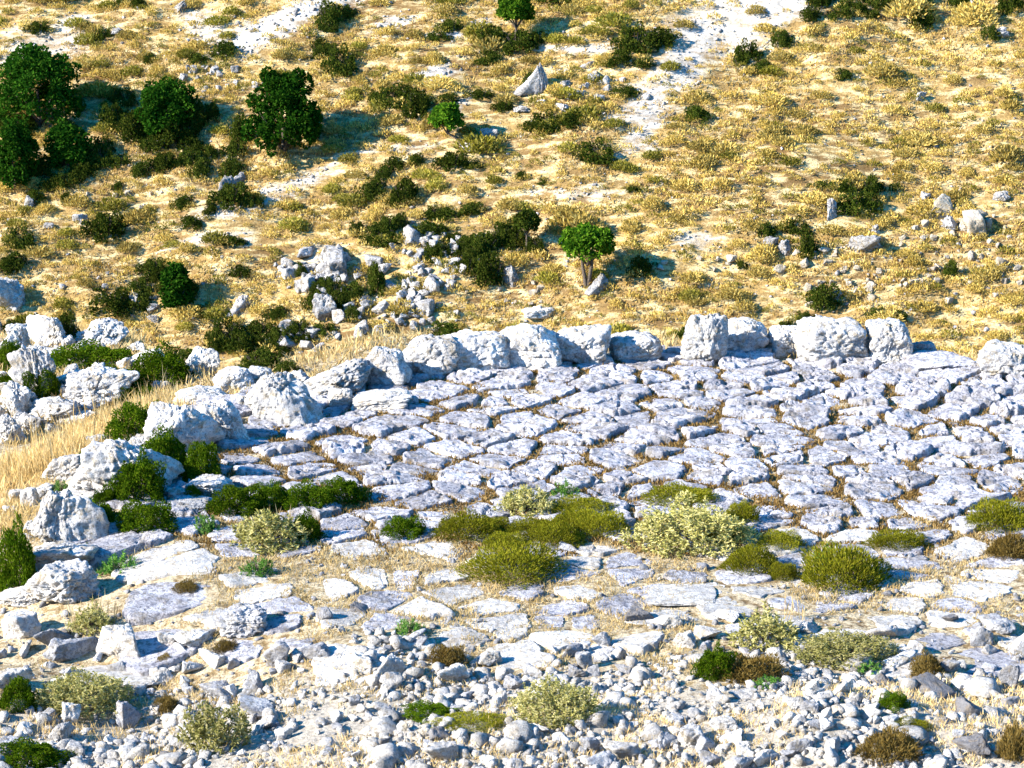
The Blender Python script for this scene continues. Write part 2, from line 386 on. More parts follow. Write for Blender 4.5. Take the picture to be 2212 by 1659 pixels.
def boulder(name, px, py, w, h, mat='boulder', depth=.8, rot=0, sink=.12, sub=5, label=None, cat='boulder', group=None, adj=None, noun=None, dz=0, **kw):
    """px = photo x of its middle, py = photo y of its foot, w and h its photo size"""
    g = at(px, py); s = pxm(g); seedc[0] += 1
    if group in (RING, 'rocks of the left outcrop') or py < 1330 and name == 'boulder': w *= 1.13; h *= 1.06
    if group == 'rocks of the left outcrop': w *= 1.1; h *= 1.1
    if group == RING and px < 800: kw.update(blocky=False, dmin=.64, p=12, crack=.09); kw.setdefault('rough', .13)
    V, F = rock(seedc[0], sub, **kw)
    ww, hh = w*s, h*s/math.cos(math.radians(16))
    dd = depth*min(ww, 2.2*hh + .25*ww)
    hh = max(.55*hh, hh - .20*dd)
    if group == RING and px < 800: hh *= 1.28
    V = V*np.array([ww, dd, hh/(1-sink)]); V[:, 2] -= hh*sink/(1-sink)
    if rot:
        a = math.radians(rot); V = V@np.array([[math.cos(a), 0, math.sin(a)], [0, 1, 0], [-math.sin(a), 0, math.cos(a)]])
    # the surface that faces up also hides some depth: take it out of the foot position
    loc = (g[0], g[1]+dd*.42, g[2]-dd*.42*0 + dz)
    loc = (loc[0], loc[1], float(H(np.array([loc[0]]), np.array([loc[1]]))[0])*.5 + g[2]*.5 + dz)
    o = build(name, V, F, M[mat], loc=loc)
    if label: tag(o, label, cat, group)
    else: later(o, adj or 'pale', noun or 'boulder', cat, group)
    return o

R_ = dict(group=RING)
boulder('boulder', 832, 842, 100, 95, p=8, taper=.45, lean=-.12, label='pointed blue-white boulder leaning left at the gap beside the fallen block', **R_)
boulder('boulder', 928, 816, 118, 96, p=6, taper=.30, lean=.08, label='rounded twin-lobed white boulder, second of the far row from the left', **R_)
boulder('boulder', 1036, 806, 122, 94, p=10, taper=.12, label='wide squarish grey-white boulder, third of the far row from left', **R_)
boulder('boulder', 1146, 802, 122, 112, p=8, taper=.28, lean=-.16, label='tall pitted boulder with leaning shoulder, fourth of the far row from left', **R_)
boulder('boulder', 1257, 792, 116, 92, p=7, taper=.08, label='round boulder like a loaf with ledge across its top, middle of row', **R_)
boulder('boulder', 1374, 785, 108, 70, p=7, taper=.35, label='low notched boulder beside the wide gap in the far row', **R_)
boulder('boulder', 1524, 788, 94, 110, p=5, taper=.16, label='tallest white boulder with dark pits, just right of the gap', **R_)
boulder('boulder', 1602, 776, 106, 94, p=9, taper=.18, lean=.05, label='warm white boulder with slanting crease pressed against the tallest one', **R_)
boulder('boulder', 1700, 774, 86, 72, p=8, taper=.05, label='smaller block with blue top between two taller boulders', **R_)
boulder('boulder', 1805, 788, 150, 108, p=9, taper=.16, lean=-.12, depth=.7, label='widest cream boulder of the far row with straight sloping top', **R_)
boulder('boulder', 1925, 792, 94, 102, p=11, taper=.04, label='square boulder with shaded blue patch, right end of the row', **R_)
boulder('boulder', 2178, 822, 116, 84, p=7, taper=.25, label='rounded white boulder overhanging a dark hollow at right edge', **R_)
boulder('boulder', 2035, 812, 150, 46, mat='slab', p=9, depth=1.0, label='broad flat-backed grey rock between the row end and right edge boulder', **R_)
boulder('boulder', 1996, 780, 55, 46, mat='grey', p=9, label='small shadowed boulder tucked behind the right end of the row', **R_)
boulder('boulder', 1165, 702, 70, 30, mat='boulder', p=9, label='low flat rock peeping over the tall pitted boulder', dz=0, **R_)
boulder('boulder', 1466, 772, 56, 24, mat='grey', p=8, label='low grey rock lying in the wide gap of the row', **R_)
for px, py, w, h in ((880, 815, 34, 40), (1092, 800, 26, 36), (1655, 776, 30, 26), (1316, 790, 26, 24)):
    boulder('wedge_stone', px, py, w, h, mat='grey', sub=4, cat='stone', adj='small grey', noun='wedge stone', group='stones wedged between the ring boulders')
boulder('boulder', 822, 893, 125, 48, mat='white', p=12, facets=9, taper=.0, lean=.10, rot=4, depth=.6, label='fallen cream block lying flat on the paving in front of row')
boulder('boulder', 735, 884, 50, 48, mat='white', p=8, label='small upright cream stone left of the fallen block')
boulder('boulder', 700, 862, 180, 74, p=10, taper=.10, lean=.25, depth=.7, group=RING, label='long wedge-shaped slab rising rightward above a dark hollow')
boulder('boulder', 612, 925, 165, 100, p=7, taper=.30, group=RING, label='domed blue-white boulder at the left bend of the ring')
boulder('boulder', 535, 938, 150, 86, p=7, taper=.25, lean=-.15, group=RING, label='broad sloping boulder left of the domed one')
boulder('boulder', 482, 962, 105, 84, p=9, taper=.22, lean=-.30, group=RING, label='steep wedge boulder leaning left with deep shadow on its right')
boulder('boulder', 432, 888, 120, 56, mat='white', p=7, taper=.15, label='bright sunlit smooth slab behind the bend of the ring')
boulder('boulder', 432, 812, 78, 66, mat='white', p=9, taper=.6, lean=.15, label='pointed sunlit rock rising beside the dark bushes')
boulder('boulder', 502, 852, 84, 62, p=8, taper=.2, label='blocky rock just behind the bright smooth slab')
boulder('boulder', 556, 835, 56, 46, p=8, taper=.2, label='small rounded rock right of the blocky rock')
boulder('boulder', 392, 992, 156, 106, p=6, taper=.30, group=RING, label='big round blue-mottled boulder above the dark cushion bushes')
boulder('boulder', 285, 1078, 180, 122, p=9, taper=.45, lean=-.10, rot=14, group=RING, label='long slanting boulder plunging right between two dark bushes')
boulder('boulder', 198, 1074, 110, 62, p=9, taper=.2, group=RING, label='blue-shaded blocky boulder left of the slanting boulder')
boulder('boulder', 135, 1040, 95, 66, mat='white', p=9, taper=.35, lean=.12, label='pale sunlit rock below the golden grass bank')
boulder('boulder', 162, 1098, 84, 34, mat='white', p=7, label='smooth white flat-topped stone beside bright green sprigs')
boulder('boulder', 148, 1195, 155, 112, p=8, taper=.40, lean=-.05, group=RING, label='tall white and blue boulder with hole at left bend')
boulder('boulder', 122, 1250, 150, 68, p=8, taper=.15, group=RING, label='grey-mottled boulder under the tall holed boulder')
boulder('boulder', 130, 1312, 145, 82, p=8, taper=.2, group=RING, label='lowest large boulder of the left curve beside dry grass')
boulder('boulder', 40, 1312, 90, 40, mat='white', p=9, label='pale slab sloping down to left edge under hanging bush')
boulder('boulder', 386, 1082, 60, 30, p=8, label='small blue-lit stone between the slanting boulder and bushes')
boulder('boulder', 398, 1110, 90, 26, p=8, depth=1.2, label='flat blue-white stone right of the dark bush')
boulder('boulder', 448, 1075, 90, 50, mat='boulder', p=8, depth=1.1, label='low white rock at the left rim of paving')
# outcrop beyond the ring, left
OUT = 'rocks of the left outcrop'
for q in ((70, 862, 84, 104, .35, -.1, 'tall split grey rock at the left of outcrop'), (30, 905, 60, 70, .2, 0, 'narrow upright rock at left edge below the split rock'),
          (92, 752, 76, 70, .25, 0, 'fluted white rock standing on the ridge at left'), (215, 752, 96, 60, .35, .1, 'arched rock with bush growing on it'),
          (8, 700, 66, 78, -.1, 0, 'tall flat-topped rock cut by the left edge against hillside'), (15, 772, 70, 62, .3, 0, 'blue-shaded rock at left edge under the flat-topped one'),
          (110, 785, 120, 36, .1, 0, 'low ledge of pale rock below the fluted rock'), (172, 778, 40, 40, .3, 0, 'small pale stub of rock beside the ledge'),
          (300, 800, 90, 48, .2, .25, 'sloping white rock running down right behind dark mats'), (350, 815, 70, 40, .2, .3, 'lower end of sloping white rock near the pointed rock'),
          (212, 900, 140, 96, .35, .15, 'large finely cracked pale rock with blue right side'), (112, 925, 100, 62, .15, 0, 'crumbly knobbly rock left of the large cracked rock'),
          (165, 930, 70, 40, .1, 0, 'knobbly low rock at the foot of the cracked rock'), (20, 960, 60, 60, .2, 0, 'blue shaded rock at left edge above golden grass'),
          (140, 850, 76, 38, .2, .3, 'deep blue shaded slab lying among dark bushes'), (60, 940, 50, 40, .2, 0, 'small white rock above the golden grass bank'),
          (212, 975, 44, 38, .2, 0, 'small pale stone on orange earth amid bushes'), (265, 830, 60, 26, .2, 0, 'small grey rock poking out of the dark mats')):
    boulder('outcrop_rock', *q[:4], mat='boulder', p=12, taper=q[4], lean=q[5], crack=.11, rough=.15, facets=10, blocky=False, dmin=.6, label=q[6], cat='rock', group=OUT)
for q in ((35, 1085, 44, 30), (62, 1095, 40, 44), (20, 1110, 40, 20), (20, 1050, 26, 16), (90, 1075, 30, 24)):
    boulder('stone', *q, mat='white', sub=4, cat='stone', adj='pale', noun='stone', group='stones left of the ring')
land(20, 1170, 'the pale bank at left edge')

# more of the broken outcrop, copies of a few shapes
OSH = []
for i in range(8):
    V, F = rock(500+i, 4, p=14, rough=.16, crack=.13, facets=9, blocky=False, dmin=.5); V = V*1.0; OSH.append(build('_', V, F, M['boulder']))
r0 = np.random.default_rng(31); taken = []; cnt = 0
for _ in range(900):
    if cnt >= 62: break
    px, py = r0.uniform(-15, 440), r0.uniform(700, 970)
    top = 700 + .0*px if px < 200 else 700+(px-200)*.45
    if py < top+25 or py > 1000-px*.36-18: continue
    w = r0.uniform(22, 58)
    if any(math.hypot(px-a, (py-b)*1.7) < (w+c)*.42 for a, b, c in taken): continue
    taken.append((px, py, w)); g = at(px, py)
    if g[1] > 80: continue
    sc_ = pxm(g); ww = w*sc_; cnt += 1; tl = r0.uniform(.5, 1.15)
    o = obj('outcrop_rock', OSH[int(r0.integers(0, 8))], loc=(g[0], g[1]+.2, g[2]-.12*ww), scale=(ww, ww*r0.uniform(.6, .9), ww*tl), rot=(r0.normal(0, .15), r0.normal(0, .2), r0.uniform(-.6, .6)+random.choice([0, 3.14])))
    later(o, ('large' if w > 44 else ('small' if w < 32 else 'medium')) + (' tall' if tl > .8 else ' low') + ' pale', 'outcrop rock', 'rock', 'rocks of the left outcrop')
# stones filling the ring's left curve
r0 = np.random.default_rng(32)
CUR = [(60, 1290), (95, 1180), (130, 1120), (210, 1060), (300, 1000), (400, 940), (470, 900), (560, 860), (640, 850)]
for _ in range(46):
    k = int(r0.integers(0, len(CUR)-1)); t = r0.uniform(); a, b = CUR[k], CUR[k+1]
    px, py = a[0]+(b[0]-a[0])*t+r0.normal(0, 26), a[1]+(b[1]-a[1])*t+r0.normal(0, 20)
    g = at(px, py); w = r0.uniform(24, 62); ww = w*pxm(g); tl = r0.uniform(.4, .85)
    o = obj('ring_stone', OSH[int(r0.integers(0, 8))], loc=(g[0], g[1], g[2]-.08*ww), scale=(ww, ww*r0.uniform(.6, .9), ww*tl), rot=(r0.normal(0, .15), r0.normal(0, .2), r0.uniform(-.6, .6)))
    later(o, ('large' if w > 48 else ('small' if w < 34 else 'medium')) + ' blue-white', 'ring stone', 'stone', 'stones filling the left curve of the ring')

# far rocks
for q in ((1143, 212, 84, 76, 'far', .75, .10, 'white pyramid rock with bush at its foot on upper hillside'), (1012, 332, 48, 24, 'far', .2, 0, 'blue-white rock under the small leaning tree'),
          (1055, 308, 44, 32, 'far', .2, 0, 'shaded blue rock right of the small leaning tree'), (1215, 250, 46, 26, 'far', .3, 0, 'blue-tinged rock above dark scrub on upper hillside'),
          (1170, 240, 34, 24, 'far', .2, 0, 'pale rock left of the blue-tinged rock'), (1128, 248, 40, 18, 'far', .1, 0, 'long low rock beside small dark bush'),
          (388, 34, 44, 30, 'far', .3, .3, 'leaning grey boulder near the top edge'), (252, 80, 28, 20, 'far', .1, 0, 'small round boulder beside a bush, upper left'),
          (490, 425, 38, 48, 'far', .5, .1, 'white leaning rock below the oak thicket'), (515, 408, 30, 34, 'far', .3, 0, 'blue-grey rock touching the white leaning rock'),
          (172, 492, 34, 30, 'far', .4, 0, 'lone knobbly rock at left of the slope'), (1290, 648, 56, 56, 'far', .2, 0, 'dark blue boulder at foot of the twin-trunked tree'),
          (700, 700, 54, 66, 'far', .35, 0, 'tall blue upright rock in the far outcrop'), (515, 688, 52, 48, 'far', .35, .1, 'blue-shaded rock right of the small tree'),
          (330, 682, 34, 24, 'far', .1, 0, 'round white stone perched on grey one'), (330, 700, 28, 20, 'far', 0, 0, 'grey stone under the round white stone'),
          (1100, 628, 44, 52, 'far', .45, 0, 'angular blue rock right of dark scrub, mid slope'), (1872, 562, 84, 54, 'far', .3, .15, 'jagged blue and grey outcrop on right slope'),
          (2058, 502, 44, 38, 'far', .1, 0, 'smooth cream boulder on the right slope'), (2088, 502, 32, 28, 'tan', .2, 0, 'brown knobbly rock touching the cream boulder'),
          (1665, 548, 36, 38, 'far', .2, 0, 'pitted grey rock below dark bushes, right slope'), (1694, 556, 28, 38, 'far', .4, 0, 'bright white rock beside the pitted grey one'),
          (1798, 478, 24, 48, 'far', .2, -.1, 'white rock slab at left side of big dark bush'), (1990, 228, 24, 28, 'far', .3, .3, 'lone white stone high on right slope'),
          (2158, 84, 48, 26, 'far', .2, .2, 'white tilted slab beside bush, top right'), (2165, 440, 40, 26, 'far', .1, 0, 'bright white rock near right edge of slope'),
          (2000, 436, 24, 22, 'far', .2, 0, 'two-tone stone right of big dark bush'), (1892, 510, 20, 24, 'far', .3, .2, 'small pointed stone above the jagged outcrop'),
          (2105, 20, 20, 26, 'far', .3, .0, 'small upright rock at top right'), (300, 1, 30, 14, 'far', .1, 0, 'half-seen rock at top edge left of centre'),
          (412, 310, 26, 20, 'far', .1, 0, 'pale stone inside the oak thicket'), (380, 300, 24, 20, 'far', .1, 0, 'round white stone under the oak thicket'),
          (345, 328, 28, 24, 'far', .2, 0, 'small white stone below the thicket'), (250, 355, 16, 22, 'far', .4, 0, 'blue sliver of stone in tree shade')):
    boulder('hillside_rock', *q[:4], mat=q[4], taper=q[5], lean=q[6], sub=4, p=16, rough=.16, crack=.12, blocky=False, dmin=.55, label=q[7], cat='rock', group='rocks on the hillside')

# landmarks for labels
for t in ((70, 800, 'the split rock'), (610, 250, 'the big round oak'), (85, 190, 'the large oak at left edge'), (365, 230, 'the oak thicket'), (45, 340, 'the lower left oak'),
          (1115, 40, 'the tree at top edge'), (1143, 175, 'the pyramid rock'), (965, 260, 'the small leaning tree'), (1265, 540, 'the twin-trunked tree'),
          (1845, 440, 'the big dark bush'), (375, 615, 'the small left tree'), (700, 610, 'the far outcrop'), (2060, 485, 'the smooth cream boulder'),
          (1872, 535, 'the jagged outcrop'), (1590, 60, 'the upper scree'), (600, 50, 'the blue-grey scree'), (1795, 660, 'the bush behind the row'),
          (1400, 250, 'the lower scree tongue'), (1990, 215, 'the lone high stone'), (2158, 70, 'the top right slab'), (485, 115, 'the bush under the scree'),
          (490, 400, 'the white leaning rock'), (172, 478, 'the lone knobbly rock'), (870, 250, 'the dark scrub patch'), (850, 430, 'the middle scrub patch'),
          (1285, 340, 'the round scrub on mid slope'), (1660, 530, 'the pitted grey rock'), (2050, 590, 'the small bush far right'), (1500, 440, 'the bare middle slope'),
          (1380, 110, 'the wide scrub patch'), (1820, 162, 'the single dark bush'), (1740, 300, 'the terraced slope'), (2150, 330, 'the right edge of the slope'),
          (1480, 620, 'the empty slope behind the gap'), (1000, 690, 'the slope behind the row'), (232, 510, 'the left dark bush'), (2120, 690, 'the slope behind right edge'),
          (832, 800, 'the pointed boulder'), (928, 775, 'the twin-lobed boulder'), (1036, 765, 'the squarish boulder'), (1146, 755, 'the tall pitted boulder'),
          (1257, 750, 'the loaf-shaped boulder'), (1374, 755, 'the notched boulder'), (1524, 740, 'the tallest boulder'), (1700, 745, 'the blue-topped block'),
          (1805, 740, 'the widest boulder'), (1925, 745, 'the square boulder'), (2178, 780, 'the overhanging boulder'), (822, 870, 'the fallen block'),
          (612, 880, 'the domed boulder'), (392, 940, 'the round mottled boulder'), (285, 1020, 'the slanting boulder'), (148, 1140, 'the tall holed boulder'),
          (130, 1280, 'the lowest left boulder'), (1110, 1220, 'the big green cushion'), (1010, 1140, 'the left green cushion'), (1500, 1150, 'the big sage bush'),
          (1475, 1070, 'the green cushion behind the sage'), (1830, 1225, 'the cushion with spurge'), (1945, 1168, 'the small right cushion'), (1620, 1210, 'the cushion below the sage'),
          (2165, 1130, 'the right edge bush'), (580, 1150, 'the pale left sage'), (600, 1080, 'the row of dark mats'), (250, 1220, 'the bright green spurge'),
          (555, 1225, 'the small spurge'), (885, 1350, 'the lone spurge'), (1620, 1445, 'the brown bush'), (1830, 1410, 'the wide sage'), (1660, 1370, 'the upper right sage'),
          (1210, 1520, 'the front middle sage'), (1000, 1550, 'the green mat'), (160, 1510, 'the front left sage'), (450, 1575, 'the front sage'), (195, 1345, 'the little sage'),
          (520, 1335, 'the grey mottled boulder'), (1295, 1420, 'the dark stone pile'), (1475, 1285, 'the long white slab'), (1930, 1615, 'the heather bush'),
          (2190, 1450, 'the right edge rocks'), (960, 1420, 'the brown dead bush'), (1240, 1080, 'the spurge in the centre bushes'), (235, 1455, 'the smooth white slab'),
          (1300, 950, 'the middle of the paving'), (1700, 930, 'the right part of paving'), (2050, 980, 'the paving near right edge'), (1000, 980, 'the left part of paving'),
          (1100, 880, 'the paving under the row'), (1550, 860, 'the paving by the gap'), (740, 980, 'the leftmost paving'), (1900, 870, 'the paving under the square boulder'),
          (2000, 1330, 'the lower right ground'), (650, 1300, 'the lower left ground'), (1100, 1340, 'the dusty middle ground'), (700, 1480, 'the left rubble'), (1430, 1560, 'the middle rubble'), (700, 1610, 'the front left rubble'), (2050, 1560, 'the right rubble')):
    land(*t)

# ------------------------------------------------------------------ paving slabs
def join(parts):
    Vs, Fs, b = [], {}, 0
    for V, F in parts:
        for f in (F if isinstance(F, list) else [F]):
            Fs.setdefault(f.shape[1], []).append(np.asarray(f)+b)
        Vs.append(V); b += len(V)
    return np.vstack(Vs), [np.vstack(v) for v in Fs.values()]
def voronoi_floor():
    r = np.random.default_rng(11)
    sx, sy = .80, .48
    pts = []
    for j, y in enumerate(np.arange(CY-RY-1.0, CY+RY+.8, sy)):
        off = (j % 2)*.5*sx
        x = CX-RX-1+off
        while x < CX+RX+1.2:
            pts.append((x+r.uniform(-.22, .22)*sx, y+r.uniform(-.17, .17)*sy)); x += sx*r.choice([.62, .9, 1.25, 1.7], p=[.22, .38, .28, .12])
    P = np.array(pts); e = ell(P[:, 0], P[:, 1]); P = P[(e < 1.02) | ((P[:, 1] < 29) & (P[:, 1] > 25.2) & (P[:, 0] > -3.8))]
    return P, r
def slab_from_cell(P, i, r, gap, hgt, shrink, seed):
    c = P[i]; d = P-c; L = np.hypot(d[:, 0], d[:, 1]); nb = np.argsort(L)[1:15]
    th = np.linspace(0, 2*np.pi, 84, endpoint=False); D = np.stack([np.cos(th), np.sin(th)], 1)
    hal = L[nb]/2 - gap; n = d[nb]/L[nb][:, None]
    q = np.clip(D@n.T/np.maximum(hal, .05)[None, :], 0, None); p = 26
    R = (q**p).sum(1)**(-1/p); R = np.minimum(R, .85)*shrink
    R = R*(1+.13*fbm(np.stack([np.cos(th)*2.2+seed, np.sin(th)*2.2, th*0], -1), 5, seed % 50, .6))
    s = np.array([0, .1, .2, .3, .4, .5, .6, .68, .76, .82, .87, .91, .945, .97, .99, 1.0, 1.02, 1.0])
    zz = np.array([1, 1, 1, 1, 1, .99, .985, .98, .97, .96, .94, .91, .85, .74, .52, .20, -.4, -1.3])
    tilt = r.normal(0, .055, 2)
    X = c[0]+R[:, None]*np.cos(th)[:, None]*s[None, :]; Y = c[1]+R[:, None]*np.sin(th)[:, None]*s[None, :]
    S = np.stack([X, Y, X*0+seed*.37], -1)
    rough = fbm(S*2.6, 6, 41, .68)*.5
    pits = sst(.15, .55, fbm(S*8.0, 3, 61))
    Z = hgt*zz[None, :]*np.ones_like(X) + (rough*.42*hgt - pits*.28*hgt)*sst(1.03, .8, s)[None, :] + rough*.12*hgt + (X-c[0])*tilt[0]+(Y-c[1])*tilt[1]
    h0 = float(H(np.array([c[0]]), np.array([c[1]]))[0]); Z[:, -1] = -.28; Z = Z + .5*(H(X, Y)-h0)
    ck = np.abs(vnoise(S*np.array([1.6, 2.2, 1.0])+seed, 83)); Z = Z - hgt*.55*np.exp(-(ck/.035)**2)*sst(1.02, .9, s)[None, :] - hgt*.25*sst(.0, .12, vnoise(S*1.1+seed*.7, 84))*sst(1.02, .9, s)[None, :]
    wob = 1+.05*fbm(S*6, 3, 71)*(s[None, :] > .6)
    V = np.stack([(X-c[0])*wob, (Y-c[1])*wob, Z], -1).reshape(-1, 3)
    nr, nt = len(s), len(th)
    k = np.arange(nt)[:, None]*nr + np.arange(nr-1)[None, :]; k2 = ((np.arange(nt)+1) % nt)[:, None]*nr + np.arange(nr-1)[None, :]
    F = np.stack([k, k+1, k2+1, k2], -1).reshape(-1, 4)
    return V, F, (c[0], c[1], h0), R
FLOOR, rr = voronoi_floor()
PAV = []; CELLS = []
BUSH_SHADE = []
for i in range(len(FLOOR)):
    x, y = FLOOR[i]; z = float(H(np.array([x]), np.array([y]))[0]); px, py, d = proj(x, y, z)
    if px < -60 or px > 2270 or py > 1440: continue
    back = sst(27.8, 30.6, y + .5*rr.uniform(-1, 1))       # proud slabs at the back, sunk ones in front
    right = sst(3.5, 7.5, x)*sst(33, 36, y)
    if back < .3 and rr.uniform() < .08: continue
    hgt = (.020+.052*back+.055*right)*rr.uniform(.6, 1.5); shrink = (.93+.06*back)*rr.uniform(.9, 1.03); gap = float(rr.choice([.026, .040, .060]))*(1 if back > .5 else .7)
    seedc[0] += 1
    V, F, loc, R = slab_from_cell(FLOOR, i, rr, gap, hgt, shrink, seedc[0])
    if R.mean() < .12: continue
    mat = 'slab' if back > .4 or rr.uniform() < .3 else 'white'
    CELLS.append((px, py, V, F, loc, mat, R))
CELLS.sort(key=lambda c: -np.ptp(c[2][:, 0])*np.ptp(c[2][:, 1])*(1 if -20 < c[0] < 2230 else .1))
for px, py, V, F, loc, mat, R in CELLS[:300]:
    o = build('paving_stone', V, F, M[mat], loc=loc)
    wx = np.ptp(V[:, 0]); wy = np.ptp(V[:, 1]); a = wx*wy
    size = 'large' if a > .62 else ('small' if a < .30 else 'medium'); shp = 'long' if wx > 1.45*wy else ('narrow' if wy > 1.45*wx else 'rounded')
    later(o, f"{size} {shp} {'weathered grey' if mat=='slab' else 'white sunken'}", 'paving stone', 'paving stone', 'flat stones paving the round floor')
    PAV.append((loc[0], loc[1], R.mean()))
rest_ = CELLS[300:]
if rest_:
    V, F = join([(V+np.array(loc), F) for px, py, V, F, loc, mat, R in rest_]); o = build('small_paving_stones', V, F, M['slab'])
    tag(o, 'the smallest flat stones filling in between the paving', 'paving', kind='stuff')
    PAV += [(c[4][0], c[4][1], c[6].mean()) for c in rest_]
PAVA = np.array(PAV)
def on_slab(x, y, k=.92):
    d = np.hypot(PAVA[:, 0][None, :]-x[:, None], PAVA[:, 1][None, :]-y[:, None])
    return (d < PAVA[:, 2][None, :]*k).any(1)

# ------------------------------------------------------------------ plants
def blades(P, D, L, W, droop=.15, seg=1, seed=0):
    """flat tapered blades from P along D; each an island of its own"""
    r = np.random.default_rng(seed); n = len(P)
    D = D/np.linalg.norm(D, axis=1)[:, None]
    S = np.cross(D, r.normal(size=(n, 3))); S /= np.linalg.norm(S, axis=1)[:, None]+1e-9
    L = np.broadcast_to(L, (n,))[:, None]; W = np.broadcast_to(W, (n,))[:, None]
    a = P - S*W*.35; b = P + S*W*.35; m = P + D*L*.55; c = m + S*W*.5; d = m - S*W*.5
    t = P + D*L; t = t - np.array([0, 0, 1])*(L*droop)
    V = np.stack([a, b, c, d, t], 1).reshape(-1, 3); k = np.arange(n)[:, None]*5
    return V, [np.concatenate([k+[0, 1, 2, 3]], 1), np.concatenate([k+[3, 2, 4]], 1)]
def dome_points(r, n, lump=.25, seed=0, fill=.5, base=.0):
    """points in an uneven unit half-dome (radius 1, height 1) and their outward directions"""
    D = r.normal(size=(n, 3)); D[:, 2] = np.abs(D[:, 2]); D /= np.linalg.norm(D, axis=1)[:, None]
    R = 1 + lump*fbm(D*2.3+seed*3.1, 3, seed % 40)
    q = 1 - fill*r.uniform(0, 1, n)**2
    return D*(R*q)[:, None], D
def stems(r, n, rad, h, seed):
    """woody stems from the root spreading up into the crown"""
    parts = []
    for i in range(n):
        a = r.uniform(0, 6.28); t = r.uniform(.2, .8)
        parts.append(tube([(0, 0, -.05*h), (math.cos(a)*t*.35, math.sin(a)*t*.35, h*.35), (math.cos(a)*t*.8, math.sin(a)*t*.8, h*.75)], [rad, rad*.7, rad*.35], 5))
    return join(parts)
def tube(pts, rad, k=6):
    P = np.array(pts, float); n = len(P); V = []
    for i in range(n):
        d = P[min(i+1, n-1)]-P[max(i-1, 0)]; d /= np.linalg.norm(d)+1e-9
        u = np.cross(d, [0.3, 1, .2]); u /= np.linalg.norm(u)+1e-9; v = np.cross(d, u)
        for j in range(k):
            a = 2*math.pi*j/k; V.append(P[i]+rad[i]*(u*math.cos(a)+v*math.sin(a)))
    F = [[i*k+j, i*k+(j+1) % k, (i+1)*k+(j+1) % k, (i+1)*k+j] for i in range(n-1) for j in range(k)]
    return np.array(V), np.array(F)
_pm = {}
def plant_mesh(kind, var):
    """meshes of a plant of unit half-width and unit height: (foliage, stem)"""
    key = (kind, var)
    if key in _pm: return _pm[key]
    r = np.random.default_rng(hash(kind) % 1 + var*31 + sum(map(ord, kind)))
    if kind == 'cush':
        P, D = dome_points(r, 9000, .22, var, .55); P[:, 2] *= .95
        D = D*1.0 + np.array([0, 0, .7]) + r.normal(0, .35, P.shape)
        f = blades(P*.93, D, r.uniform(.05, .12, len(P)), .019, .0, seed=var); mat = 'cush'
    elif kind == 'mat':
        P, D = dome_points(r, 11000, .35, var, .35)
        D = D + r.normal(0, .6, P.shape)
        f = blades(P*.95, D, r.uniform(.035, .075, len(P)), .042, .0, seed=var); mat = 'mat'
    elif kind in ('sage', 'sageb'):
        big_ = kind == 'sageb'; cc, cd = dome_points(r, 900 if big_ else 280, .25, var, .55)
        P, D = [], []
        for c, d in zip(cc, cd):                        # shoots with whorls of lance leaves
            m = 11; up = d*.5+np.array([0, 0, .8]); t = r.uniform(0, .17, m)
            P.append(c*.88 + up*t[:, None]); D.append(up*.35 + r.normal(0, .62, (m, 3)) + np.array([0, 0, .15]))
        P = np.vstack(P); D = np.vstack(D)
        f = blades(P, D, r.uniform(.10, .20, len(P))*(.5 if big_ else .9), .024 if big_ else .04, .12, seed=var); mat = 'sage'
    elif kind == 'spurge':
        cc, cd = dome_points(r, 60, .2, var, .4); P, D = [], []
        for c, d in zip(cc, cd):
            m = 34; up = d*.6+np.array([0, 0, .8]); up /= np.linalg.norm(up); t = r.uniform(-.45, .08, m)
            P.append(c*.9 + up*t[:, None]); D.append(up*.35 + r.normal(0, .55, (m, 3)))
        P = np.vstack(P); D = np.vstack(D); k = P[:, 2] > 0; P, D = P[k], D[k]
        f = blades(P, D, r.uniform(.12, .2, len(P)), .040, .05, seed=var); mat = 'spurge'
    elif kind == 'brown':
        P, D = dome_points(r, 6000, .3, var, .7); D = D*.7 + np.array([0, 0, .8]) + r.normal(0, .45, P.shape)
        f = blades(P*.85, D, r.uniform(.08, .2, len(P)), .022, .0, seed=var); mat = 'brown'
    elif kind == 'scrub':
        cc, cd = dome_points(r, 46, .3, var, .6); P, D = [], []
        for c, d in zip(cc, cd):
            m = 90; o = r.normal(0, 1, (m, 3)); o /= np.linalg.norm(o, axis=1)[:, None]
            P.append(c*.82*np.array([1, 1, .95]) + o*r.uniform(.10, .19)*np.array([1, 1, 1.2])); D.append(o + r.normal(0, .5, (m, 3)) + np.array([0, 0, .3]))
        P = np.vstack(P); D = np.vstack(D); P[:, 2] = np.abs(P[:, 2])
        f = blades(P, D, r.uniform(.06, .11, len(P)), .055, .0, seed=var); mat = 'scrub'
    elif kind in ('tuft', 'olivetuft'):
        P, D = dome_points(r, 620, .12, var, .75); D = D*.8 + np.array([0, 0, .8]) + r.normal(0, .4, P.shape)
        f = blades(P*.8, D, r.uniform(.15, .32, len(P)), .07, .05, seed=var); mat = kind
    fo = build('_', f[0], f[1], M[mat], smooth=False)
    st = None
    if kind in ('cush', 'mat', 'sage', 'sageb', 'spurge', 'brown', 'scrub'):
        s = stems(r, 14, .02, .9, var); st = build('_', s[0], s[1], M['bark'])
    _pm[key] = (fo, st); return _pm[key]
KN = {'cush': 'cushion_shrub', 'mat': 'creeping_shrub', 'sage': 'sage_shrub', 'spurge': 'spurge_plant', 'brown': 'dry_shrub', 'scrub': 'scrub_bush'}
